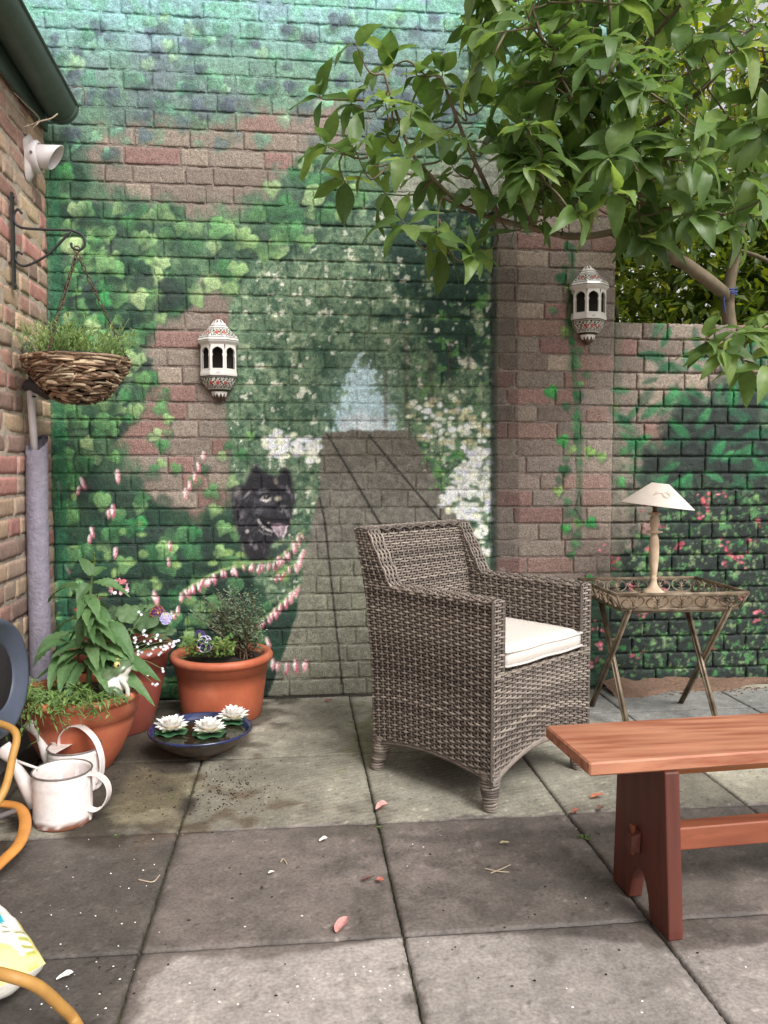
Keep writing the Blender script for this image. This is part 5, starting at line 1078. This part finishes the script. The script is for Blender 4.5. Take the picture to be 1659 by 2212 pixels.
# bush in the third pot
bush = thing('small_bush', 'small twiggy bush with tiny grey-green leaves in the pot behind the bowl', 'shrub', (P3_[0]+.06, P3_[1], .238)); b = MB(); sb = MB(); root = np.array((P3_[0]+.09, P3_[1], .24)); out = [(420,1325),(440,1305),(460,1300),(480,1290),(500,1285),(520,1280),(545,1285),(560,1310),(552,1340),(535,1360),(450,1335),(475,1330),(500,1310),(525,1305),(540,1325),(510,1340),(490,1320),(560,1350),(430,1320),(465,1285),(505,1275),(535,1290),(520,1350),(545,1370),(555,1385)]
for (x, y) in out*2:
    e = at_d(x+rp.gauss(0, 6), y+rp.gauss(0, 6), 3.36+rp.uniform(-.09, .09)); pts = smooth_path([root+(rp.gauss(0, .02), rp.gauss(0, .02), 0), root*.5+e*.5+np.array((rp.gauss(0, .015), rp.gauss(0, .015), .01)), e], 5); sb.tube(pts, [.0028-.0002*k for k in range(len(pts))], 5)
    for k in range(34): q = pts[rp.randrange(4, len(pts))]+np.array((rp.gauss(0, .014), rp.gauss(0, .014), rp.gauss(0, .012))); add_leaf(b, q, rdir(rp, -.4, 1.0), (0, -.4, 1), rp.uniform(.011, .019), rp.uniform(.007, .011), .2, .2, 2, 'oval', nx=1)
tag(b.obj('foliage', M_ROSEL, bush, True, True), kind='stuff'); tag(sb.obj('branches', M_TWIG, bush, True, True), kind='stuff')
und = thing('bedding_plant', 'bright green low bedding leaves round the violet pansies', 'plant', (P3_[0]-.06, P3_[1]-.1, .238)); b = MB()
for k in range(330):
    x, y = rp.uniform(398, 505), rp.uniform(1378, 1420); p = at_d(x, y, 3.28+rp.uniform(-.05, .08)); add_leaf(b, p, rdir(rp, -.1, 1.2), (0, -.3, 1), rp.uniform(.018, .036), rp.uniform(.008, .014), .4, .2, 3, 'obov', nx=1)
tag(b.obj('foliage', M_LEAFT, und, True, True), kind='stuff')
# frog ornament
fg = at_d(246, 1494, 2.755); FS = 1.35; frog = thing('frog_ornament', 'glazed green and white frog ornament sitting in the wide pot', 'ornament', (fg[0], fg[1], .262), math.radians(8)); frog.scale = (FS,)*3
n, m = 30, 24; vs = []; f = []; c = []; f0 = np.array((.0, 0, .045))
EL = [(np.array((-.004,0,.036)), (.033,.034,.038), .35), (np.array((.016,0,.066)), (.034,.031,.021), .55), (np.array((.010,0,.050)), (.026,.030,.030), .3)]
for j in range(m+1):
    for k in range(n):
        th = math.pi*j/m; an = 2*math.pi*k/n; d = np.array((math.sin(th)*math.cos(an), math.sin(th)*math.sin(an), -math.cos(th))); R = 0
        for ce, ra, ti in EL:
            ct, st_ = math.cos(ti), math.sin(ti); rot = np.array(((ct, 0, -st_), (0, 1, 0), (st_, 0, ct))); o_ = rot.T @ (f0-ce)/np.array(ra); e_ = rot.T @ d/np.array(ra); A_, B_, C_ = e_@e_, 2*o_@e_, o_@o_-1; D_ = B_*B_-4*A_*C_
            if D_ > 0: R = max(R, (-B_+math.sqrt(D_))/(2*A_))
        v = f0+d*R; vs.append(v); sv = v[2]-.050-.75*(v[0]-.01); mo = v[2]-.064-.62*(v[0]-.02)
        c.append(lin((70,70,54)) if abs(mo) < .0022 and v[0] > .005 else lin((92,112,80))*rp.uniform(.75, 1.1) if mo > 0 or v[0] < -.016 else lin((224,216,208)))
for j in range(m):
    for k in range(n): f.append((j*n+k, j*n+(k+1) % n, (j+1)*n+(k+1) % n, (j+1)*n+k))
mesh_obj('body', vs, f, M_GLAZE, frog, True, None, np.array(c))
for sy in (-1, 1):
    e = MB().lathe([(.001,-.009),(.006,-.007),(.009,0),(.006,.007),(.001,.009)], 12, cap0=False).obj('eye', mat('frog_eye', S((196,176,110)), .2, coat=.5), frog, True, loc=(.010, sy*.019, .084)); MB().lathe([(.001,-.004),(.004,0),(.001,.004)], 10, cap0=False).obj('pupil', M_IRON, e, True, loc=(.003, sy*.006, 0))
    MB().tube(smooth_path([(-.015, sy*.03, .012), (.005, sy*.045, .026), (.022, sy*.042, .010), (.034, sy*.045, .002)], 4), [.012,.013,.014,.013,.012,.011,.010,.009,.008,.007,.006,.005,.005], 8).obj('leg', mat('frog_green', S((92,112,84)), .2, .2, 80, coat=.4), frog, True)
    MB().tube(smooth_path([(.016, sy*.022, .05), (.032, sy*.026, .03), (.036, sy*.026, .004)], 4), [.008,.0078,.0075,.007,.0065,.006,.006,.006,.006], 8).obj('arm', mat('frog_pale', S((190,190,176)), .2, .1, 80, coat=.4), frog, True)

# ---------------------------------------------------------------- blue bowl with water lilies
bo = (-.352, 2.935); bowl = thing('glazed_bowl', 'wide shallow bowl with dark blue glazed rim holding water', 'bowl', (*bo, 0))
M_BLUE = mat('blue_glaze', S((44,52,92)), .15, .25, 18, .1, 60, col2=S((34,38,58)), coat=.5); M_BROWN = mat('brown_glaze', S((66,56,50)), .4, .3, 25, .3, 120, col2=S((92,74,60)))
MB().lathe([(.060,0),(.068,.004),(.066,.014),(.10,.026),(.145,.052),(.172,.078),(.180,.088)], 56).obj('bowl_outside', M_BROWN, bowl, True)
MB().lathe([(.180,.088),(.185,.093),(.186,.098),(.182,.101),(.176,.098),(.165,.084),(.13,.05),(.08,.032),(.001,.03)], 56, cap0=False).obj('bowl_inside', M_BLUE, bowl, True)
mw = bpy.data.materials.new('pond_water'); mw.use_nodes = True; pb = mw.node_tree.nodes['Principled BSDF']; pb.inputs['Base Color'].default_value = (.022, .02, .012, 1); pb.inputs['Roughness'].default_value = .04
tag(MB().add([(.160*math.cos(x), .160*math.sin(x), .080) for x in np.linspace(0, 6.2832, 49)[:-1]], [tuple(range(48))]).obj('water', mw, bowl))
M_LILY = mat('white_lily_petal', attr=True, rough=.5, transl=.12); M_PAD = mat('lily_pad_green', S((44,84,58)), .4, .2, 40, .3, 150, col2=S((70,110,76))); M_SEP = mat('sepal_green', S((120,150,96)), .5, .2, 60)
for (x, y, s_, lab) in [(371,1574,1.3,'white floating water lily nearest the watering cans, left in the blue bowl'),(452,1578,1.3,'white floating water lily in the middle, at the front of the blue bowl'),(504,1551,1.25,'white floating water lily at the far right side of the blue bowl')]:
    c = on_z(x, y, .094); r_ = math.hypot(c[0]-bo[0], c[1]-bo[1]); t = thing('water_lily', lab, 'water lily', (c[0], c[1], .082), rp.uniform(0, 6), 'floating water lilies')
    nn = 40; MB().add([(0, 0, .001)]+[((.046*s_*(1+.05*math.sin(9*q)))*math.cos(2*math.pi*q/nn), .046*s_*math.sin(2*math.pi*q/nn), .003+.004*math.sin(q*.95)) for q in range(nn)], [(0, 1+q, 1+(q+1) % nn) for q in range(nn)]).obj('lily_pad', M_PAD, t, True)
    b = MB()
    for (cnt, el, L, W_, z) in ((10, .22, .050, .026, .006), (10, .55, .046, .025, .010), (8, .9, .038, .022, .014), (6, 1.2, .028, .018, .016)):
        for k in range(cnt):
            an = 2*math.pi*(k+rp.uniform(-.15, .15))/cnt+el; d = np.array((math.cos(an)*math.cos(el), math.sin(an)*math.cos(el), math.sin(el))); o0 = len(b.v); add_leaf(b, np.array((math.cos(an)*.006, math.sin(an)*.006, z)), d, (0, 0, 1), L*s_*rp.uniform(.85, 1.05), W_*s_, -.25, .5, 5, 'oval', nx=2)
            for q in range(len(b.v)-o0): tq = (q//5)/5; b.c[o0+q] = tuple(lin((232,214,140))*(1-tq)+lin((240,236,230))*tq if tq < .3 else lin((240,237,232)))
    b.has_c = True; pt = b.obj('petals', M_LILY, t, True); tag(pt, kind='stuff')
    for k in range(4): b = MB(); an = k*1.571+.4; add_leaf(b, np.array((0, 0, .003)), (math.cos(an), math.sin(an), .12), (0, 0, 1), .050*s_, .026*s_, -.2, .4, 5, 'lance', nx=2); b.obj('sepal', M_SEP, t, True)
# ---------------------------------------------------------------- overhanging magnolia
M_MAG = leafmat('magnolia_leaf', [(84,110,60),(106,134,72),(72,96,56),(130,154,84),(94,120,64),(82,108,62),(148,166,90)], .40, .42, .3, 45)
M_BARKG = mat('grey_magnolia_bark', S((120,104,84)), .8, .25, 30, .5, 90, col2=S((92,84,62)))
tree = thing('magnolia_tree', 'magnolia tree with large drooping green leaves overhanging the brick walls', 'tree', (2.25, 4.05, 0)); TL = np.array(tree.location)
rt_ = random.Random(21)
def A(l): return [at_d(*p) for p in l]
BR_ = {'trunk': (A([(1640,1300,4.1),(1600,900,4.05),(1578,720,4.0),(1572,640,3.95),(1590,540,3.9),(1612,420,3.8),(1640,240,3.65),(1668,60,3.5)]), [.05,.045,.034,.032,.024,.02,.016,.012]),
 'limb': (A([(1572,640,3.95),(1530,606,3.75),(1480,570,3.6),(1440,545,3.48),(1405,480,3.34),(1386,400,3.22),(1370,300,3.1),(1345,180,3.0),(1322,60,2.95),(1310,-60,2.9)]), [.03,.030,.029,.027,.022,.02,.017,.014,.011,.008]),
 'branch_a': (A([(1405,480,3.34),(1330,500,3.25),(1240,512,3.15),(1150,492,3.05),(1080,476,2.98),(1000,448,2.92),(955,425,2.88)]), [.016,.015,.013,.012,.010,.008,.006]),
 'branch_b': (A([(1080,476,2.98),(1050,400,2.92),(1012,320,2.88),(985,250,2.84),(955,170,2.8)]), [.009,.008,.007,.006,.004]),
 'branch_c': (A([(1000,448,2.92),(940,390,2.86),(890,330,2.82),(855,240,2.78),(830,160,2.75)]), [.008,.007,.006,.005,.004]),
 'branch_d': (A([(1150,492,3.05),(1125,410,3.0),(1110,350,2.98),(1150,270,2.95)]), [.009,.008,.006,.004]),
 'branch_e': (A([(1386,400,3.22),(1310,330,3.0),(1245,230,2.85),(1185,120,2.75),(1150,20,2.7)]), [.013,.011,.009,.007,.005]),
 'branch_f': (A([(1370,300,3.1),(1450,250,2.9),(1540,170,2.75),(1625,60,2.65)]), [.012,.010,.008,.005]),
 'branch_g': (A([(1590,540,3.9),(1650,560,3.7),(1720,600,3.5)]), [.012,.010,.008]),
 'branch_h': (A([(1720,600,3.5),(1680,690,3.1),(1640,730,2.95),(1590,745,2.9)]), [.010,.008,.006,.004]),
 'branch_i': (A([(1345,180,3.0),(1400,90,2.85),(1470,10,2.75),(1500,-60,2.7)]), [.009,.008,.006,.004])}
SKP = []
for k, (pts, rr_) in BR_.items():
    sp = smooth_path(pts, 5); rs_ = np.interp(np.linspace(0, len(pts)-1, len(sp)), range(len(pts)), rr_); SKP += list(zip(sp, rs_)); MB().tube(sp, list(rs_), 10 if rr_[0] > .02 else 7).obj('trunk' if k == 'trunk' else 'branch', M_BARKG, tree, True, True)
tips = [(775,110,4),(840,150,6),(700,215,5),(770,230,6),(835,235,6),(905,165,6),(955,165,5),(1000,225,6),(1040,235,4),(715,320,5),(770,330,6),(745,395,4),(840,300,6),(885,260,5),(925,280,6),(965,310,6),(815,360,5),(880,355,6),(840,420,5),(925,390,6),(985,370,6),(1020,420,5),(880,490,5),(945,500,5),(950,545,6),(1010,555,7),(1050,540,5),(1090,440,5),(1110,350,6),(1150,330,5),(1120,400,6),(1180,400,5),(1160,480,4),(1060,300,5),(1590,735,7),(1630,720,6),(1650,800,6),(1560,770,7),(1610,800,6),(1535,740,5),(1655,690,5)]
T3 = [(at_d(x, y, 2.82+rt_.uniform(-.12, .16)), n) for x, y, n in tips[:34]]+[(at_d(x, y, 2.88+rt_.uniform(-.08, .1)), n) for x, y, n in tips[34:]]
poly = [(1010,-60),(1720,-60),(1720,330),(1650,470),(1560,500),(1470,490),(1400,520),(1330,540),(1290,500),(1200,455),(1130,440),(1100,330),(1050,160)]
pts2 = []; tries = 0
while len(pts2) < 190 and tries < 8000:
    tries += 1; x, y = rt_.uniform(1000, 1720), rt_.uniform(-60, 590)
    if inside(poly, x, y) and all(math.hypot(x-a, y-b_) > 23 for a, b_ in pts2): pts2.append((x, y))
for x, y in pts2: T3.append((at_d(x, y, rt_.uniform(2.45, 3.3) if x < 1330 else rt_.uniform(2.5, 3.75)), rt_.randint(5, 8)))
# leaf shapes shared between the leaves
LV = []
for k in range(8):
    b = MB(); random.seed(100+k); add_leaf(b, np.zeros(3), (1, 0, 0), (0, 0, 1), 1.0, .50+.05*(k % 3), .25+.13*k, .16+.03*(k % 4), 7, 'point', .05+.02*(k % 3), nx=2); LV.append((np.array(b.v), b.f))
LM_ = [make_mesh('magnolia_leaf', v, f, M_MAG, True) for v, f in LV]
leaves = []; tw = MB()
sk_pts = np.array([p for p, r in SKP]); T3.sort(key=lambda q: np.linalg.norm(sk_pts-q[0], axis=1).min())
for c, n in T3:
    dd = np.linalg.norm(sk_pts-c, axis=1); j = int(np.argmin(dd)); s0 = sk_pts[j]; axis = nz(c-s0+np.array((0, 0, .12))) if dd[j] > .03 else np.array((0, 0, 1.0))
    if dd[j] > .02:
        sk_pts = np.vstack([sk_pts, s0*.35+c*.65, s0*.65+c*.35])
        tw.tube(smooth_path([s0, (s0+c)/2+np.array((rt_.gauss(0, .02), rt_.gauss(0, .02), rt_.gauss(0, .02)-.02)), c, c+axis*.03], 4), [.0038]*5+[.003]*4+[.0022]*4, 5)
    a0 = rt_.uniform(0, 6.28); low = rt_.random() < (.25 if proj(c)[1] < 250 else .55)
    for k in range(n):
        an = a0+k*2.4; s1 = nz(np.cross(axis, (.2, .9, .3))); s2 = np.cross(axis, s1); rad = s1*math.cos(an)+s2*math.sin(an)
        d = nz(rad+axis*rt_.uniform(.0, .7)+np.array((0, 0, -.55 if low else -.1))+np.array((0, -.25, 0))); up = nz(axis*.6+np.array((rt_.gauss(0, .25), -.35+rt_.gauss(0, .25), .75))); L = rt_.choice([rt_.uniform(.08, .12), rt_.uniform(.11, .15), rt_.uniform(.12, .165)])*(.8 if k == n-1 else 1)
        sd = nz(np.cross(d, up)); up = np.cross(sd, d); p = c+axis*.03*rt_.random()+d*.008
        leaves.append((p, d, sd*rt_.uniform(.75, 1.12), up, L, rt_.randrange(8)))
def vis_score(l):
    px, py, d = proj(l[0]+l[1]*l[4]*.5); return (l[4]/d) if (-20 < px < 1680 and -20 < py < 2212) else 0
order = sorted(range(len(leaves)), key=lambda i: -vis_score(leaves[i])); rest = MB()
for q, i in enumerate(order):
    p, d, sd, up, L, k = leaves[i]
    if q < 300 and vis_score(leaves[i]) > 0:
        o = link('leaf', LM_[k], tree); M = Matrix(((d[0]*L, -sd[0]*L, up[0]*L, 0), (d[1]*L, -sd[1]*L, up[1]*L, 0), (d[2]*L, -sd[2]*L, up[2]*L, 0), (0, 0, 0, 1))); M.translation = Vector(p-TL); o.matrix_local = M
    else: v, f = LV[k]; rest.add(p+(v[:, :1]*d-v[:, 1:2]*sd+v[:, 2:3]*up)*L, f)
tag(rest.obj('foliage', M_MAG, tree, True, True), kind='stuff'); tag(tw.obj('twigs', M_BARKG, tree, True, True), kind='stuff')
tie = MB(); cpt = at_d(1572, 632, 3.93)
for k in range(3): tie.tube([cpt+np.array((.042*math.cos(t), .042*math.sin(t), .012*k-.01+.006*math.sin(2*t+k))) for t in np.linspace(0, 6.28, 18)[:-1]], .004, 5, closed=True)
tie.tube(smooth_path([cpt+np.array((-.03,-.035,0)), cpt+np.array((-.045,-.05,-.05)), cpt+np.array((-.035,-.05,-.11))], 4), .0035, 5)
M_TWINE = mat('blue_twine', S((52,72,130)), .8, .2, 100); tt = tie.obj('twine', M_TWINE); tag(tt, 'blue twine tied round the fork of the magnolia trunk', 'twine')
# ---------------------------------------------------------------- shrubs beyond the low wall
M_BGL = leafmat('sunlit_shrub_leaf', [(86,108,46),(116,134,54),(62,84,42),(148,156,60),(72,96,44),(54,74,38)], .45, .4)
M_DKB = mat('dark_shrub_stem', S((62,54,40)), .9)
def mass(name, label, n, box, seed, m, L0=.05, L1=.09, branches=4):
    r = random.Random(seed); (x0, y0, z0), (x1, y1, z1) = box; t = thing(name, label, 'shrub', ((x0+x1)/2, (y0+y1)/2, 0)); b = MB(); s_ = MB()
    cl = [(np.array((r.uniform(x0, x1), r.uniform(y0, y1), r.uniform(z0, z1))), r.uniform(.15, .38)) for _ in range(90)]
    for k in range(n):
        c, q = cl[r.randrange(90)]; p = c+rdir(r, -1.4, 1.4)*q*r.random()**.4; add_leaf(b, p, rdir(r, -1.0, .5), (r.gauss(0, .4), -.4, 1), r.uniform(L0, L1), r.uniform(L0, L1)*.5, .4, .2, 2, 'oval', nx=1)
    for k in range(branches):
        p = np.array((r.uniform(x0+.2, x1-.2), r.uniform(y0, y1), 0)); q = p+np.array((r.gauss(0, .5), r.gauss(0, .3), r.uniform(2, z1))); pts = smooth_path([p, p*.6+q*.4+np.array((r.gauss(0, .15), 0, 0)), q], 6); s_.tube(pts, list(np.linspace(.03, .008, len(pts))), 7)
    tag(b.obj('foliage', m, t, True, True), kind='stuff'); tag(s_.obj('stems', M_DKB, t, True, True), kind='stuff'); return t
mass('garden_shrub', 'dense yellow-green shrub growing behind the low wall', 11000, ((1.5, 4.5, 1.2), (3.6, 5.5, 3.8)), 3, M_BGL)
mass('garden_shrub', 'dark green shrub filling the gap right behind the top of the low wall', 9000, ((1.5, 4.05, 1.5), (3.3, 4.55, 2.9)), 9, leafmat('shaded_shrub_leaf', [(80,102,46),(110,130,54),(66,88,42),(146,156,64)], .45, .42), .06, .105)
mass('garden_shrub', 'pale yellow-green shrub farther back at the right edge behind the magnolia', 9000, ((2.0, 5.6, 1.2), (4.8, 6.6, 4.8)), 4, leafmat('yellow_shrub_leaf', [(150,156,56),(176,176,70),(116,130,50),(196,190,84)], .45, .45), .08, .13)
o = MB().tube(smooth_path(A([(1430,560,4.7),(1560,600,4.6),(1660,665,4.5),(1800,760,4.4)]), 5), [.03]*5+[.05]*5+[.055]*6, 10).obj('leaning_branch', M_BARKG, None, True); tag(o, 'thick mossy branch leaning across behind the low wall', 'branch')
# ---------------------------------------------------------------- soil against the low wall, grit, fallen leaves, weeds
M_DIRT = mat('reddish_soil', S((110,86,70)), .95, .35, 80, 1.0, 140, bdist=.008)
n_, m_ = 90, 10; vs = []; f = []; rn = vnoise((m_+1, n_+1), 5, 8, 3)
for i in range(m_+1):
    for j in range(n_+1):
        x = 1.42+1.5*j/n_; v_ = i/m_; wd = .10+.05*math.sin(5*x)+.04*math.sin(13*x+1); y = WALL_Y-.002-wd*v_; vs.append((x, y, .003+.03*(1-v_)**.7*(.5+rn[i, j])+.006*(rn[i, j]-.4)-.006*(v_ > .95)))
for i in range(m_):
    for j in range(n_): f.append((i*(n_+1)+j, (i+1)*(n_+1)+j, (i+1)*(n_+1)+j+1, i*(n_+1)+j+1))
o = mesh_obj('soil', vs, f, M_DIRT, None, True); tag(o, 'strip of reddish soil along the foot of the low wall', kind='stuff')
rg = random.Random(77)
def bits(name, label, pts, m, s0, s1, flat=.5):
    b = MB()
    for (x, y) in pts:
        s_ = rg.uniform(s0, s1); c = np.array((x, y, .0015+s_*flat*.45)); q = [rg.uniform(.6, 1.2) for _ in range(6)]; an = rg.uniform(0, 3)
        vs = [c+np.array((s_*q[k]*math.cos(an+k*1.047), s_*q[k]*.8*math.sin(an+k*1.047), -s_*flat*.4)) for k in range(6)]+[c+np.array((s_*.5*q[k]*math.cos(an+.5+k*1.047), s_*.5*q[k]*math.sin(an+.5+k*1.047), s_*flat*.5)) for k in range(6)]
        b.add(vs, [(k, (k+1) % 6, 6+(k+1) % 6, 6+k) for k in range(6)]+[tuple(range(6, 12))])
    return tag(b.obj(name, m), label, kind='stuff')
def gp(px, py): p = on_z(px, py); return (p[0], p[1])
bits('white_grit', 'scattered white perlite grains on the paving', [gp(rg.uniform(20, 1640), rg.uniform(1780, 2200)) for _ in range(45)]+[gp(rg.gauss(230, 120), rg.gauss(1960, 110)) for _ in range(30)]+[gp(rg.uniform(20, 900), rg.uniform(2100, 2205)) for _ in range(20)], mat('perlite', S((226,222,216)), .8), .0010, .0034)
bits('soil_crumbs', 'dark soil crumbs scattered on the slabs near the bowl', [gp(rg.gauss(500, 55), rg.gauss(1705, 32)) for _ in range(240)]+[gp(rg.gauss(330, 70), rg.gauss(1690, 50)) for _ in range(120)]+[gp(rg.uniform(100, 1600), rg.uniform(1800, 2200)) for _ in range(70)]+[(rg.uniform(-1, 1.3), WALL_Y-.01-abs(rg.gauss(0, .02))) for _ in range(220)], M_SOIL, .0012, .0042)
bits('soil_lumps', 'loose reddish soil lumps spilling from the low wall onto the slabs', [(rg.uniform(1.4, 2.5), WALL_Y-.08-abs(rg.gauss(0, .05))) for _ in range(160)], M_DIRT, .003, .009)
def fallen(px, py, L, W_, ang, col, label, curl=.5, prof='oval', name='fallen_leaf', grp='fallen leaves on the paving'):
    p = on_z(px, py, .004); b = MB(); add_leaf(b, np.zeros(3), (math.cos(ang), math.sin(ang), .12), (0, 0, 1), L, W_, -curl*.2, curl, 6, prof, .06, nx=2)
    me = mat(name+'_colour', S(col), .65, .18, 90, .3, 200, transl=.1); o = b.obj(name, me, None, True, loc=(p[0], p[1], .006)); tag(o, label, 'leaf' if 'leaf' in name else 'petal', grp)
fallen(812,1750,.042,.032,.4,(206,150,142),'pink curled petal beside the slab joint left of the armchair', .7, 'obov', 'fallen_petal')
fallen(780,1904,.035,.012,.1,(96,66,56),'brown dry leaf curled on the damp slab left of the joint', .8); fallen(812,1904,.022,.02,-.5,(176,110,96),'small russet leaf tip beside the curled brown leaf', .6)
fallen(726,2016,.055,.026,1.0,(196,140,134),'rosy pink fallen leaf lying on the front slab joint', .5); fallen(700,1516,.04,.018,.1,(160,104,84),'russet leaf lying at the foot of the mural', .4)
fallen(1276,1724,.045,.024,.1,(180,112,84),'rust-coloured leaf on the slab behind the bench leg', .4); fallen(1236,1758,.03,.02,.3,(150,92,72),'brown curled leaf on the joint below the rust-coloured leaf', .7); fallen(1292,1752,.028,.02,.6,(110,80,66),'dark brown leaf on the joint beside the bench leg', .7)
fallen(1592,1795,.036,.034,.8,(190,116,100),'reddish round leaf on the damp slab beneath the bench', .2); fallen(1632,1790,.085,.045,-.3,(104,132,84),'green leaf at the right edge beneath the bench', .3); fallen(1080,1822,.026,.014,-.3,(214,204,160),'pale cream petal on the damp slab in front of the armchair', .3, 'oval', 'fallen_petal')
fallen(690,1818,.026,.018,.4,(226,220,214),'white petal on the damp slab in the middle of the patio', .4, 'obov', 'fallen_petal'); fallen(122,2118,.034,.018,.35,(236,232,228),'ragged white petal beside the compost bag', .5, 'obov', 'fallen_petal'); fallen(578,1888,.018,.012,.2,(224,220,210),'small white petal near the dark soil crumbs', .3, 'obov', 'fallen_petal')
fallen(1330,1830,.018,.008,1.2,(196,170,160),'thin pale petal close to the left edge of the bench leg', .3, 'lance', 'fallen_petal')
for (l, lab) in (([(1048,1876),(1075,1882),(1100,1884)], 'straw-coloured twig lying flat on the damp slab'), ([(1060,1886),(1085,1876),(1102,1868)], 'second straw-coloured twig crossing the flat one'), ([(300,1900),(330,1905),(345,1890)], 'thin dark twig on the dark slab behind the compost bag'), ([(606,1862),(612,1855),(620,1866)], 'small reddish curled twig on the damp middle slab')):
    tag(MB().tube(smooth_path([on_z(x, y, .004) for x, y in l], 4), .0016, 5).obj('twig', M_DRY), lab, 'twig', 'twigs on the paving')
def weed(px, py, n, s_, lab):
    p = on_z(px, py); b = MB(); 
    for k in range(n): add_leaf(b, p+np.array((rg.gauss(0, s_*.5), rg.gauss(0, s_*.3), -.002)), rdir(rg, .1, .9), (0, 0, 1), rg.uniform(.5, 1)*s_, s_*.5, .5, .2, 3, 'obov', nx=1)
    o = b.obj('weed', M_LEAFT, None, True); tag(o, lab, 'weed', 'weeds in the slab joints')
weed(1262, 1808, 16, .016, 'small clover-like weed in the joint left of the bench leg'); weed(372, 1723, 14, .014, 'small weed in the slab joint in front of the pots'); weed(248, 1808, 9, .014, 'tiny weed in the joint before the front watering can'); weed(820, 1785, 10, .008, 'tiny moss tuft where four slabs meet left of the armchair')
for w_ in (mural_wall, low_wall, house_wall, gut): w_['kind'] = 'thing'
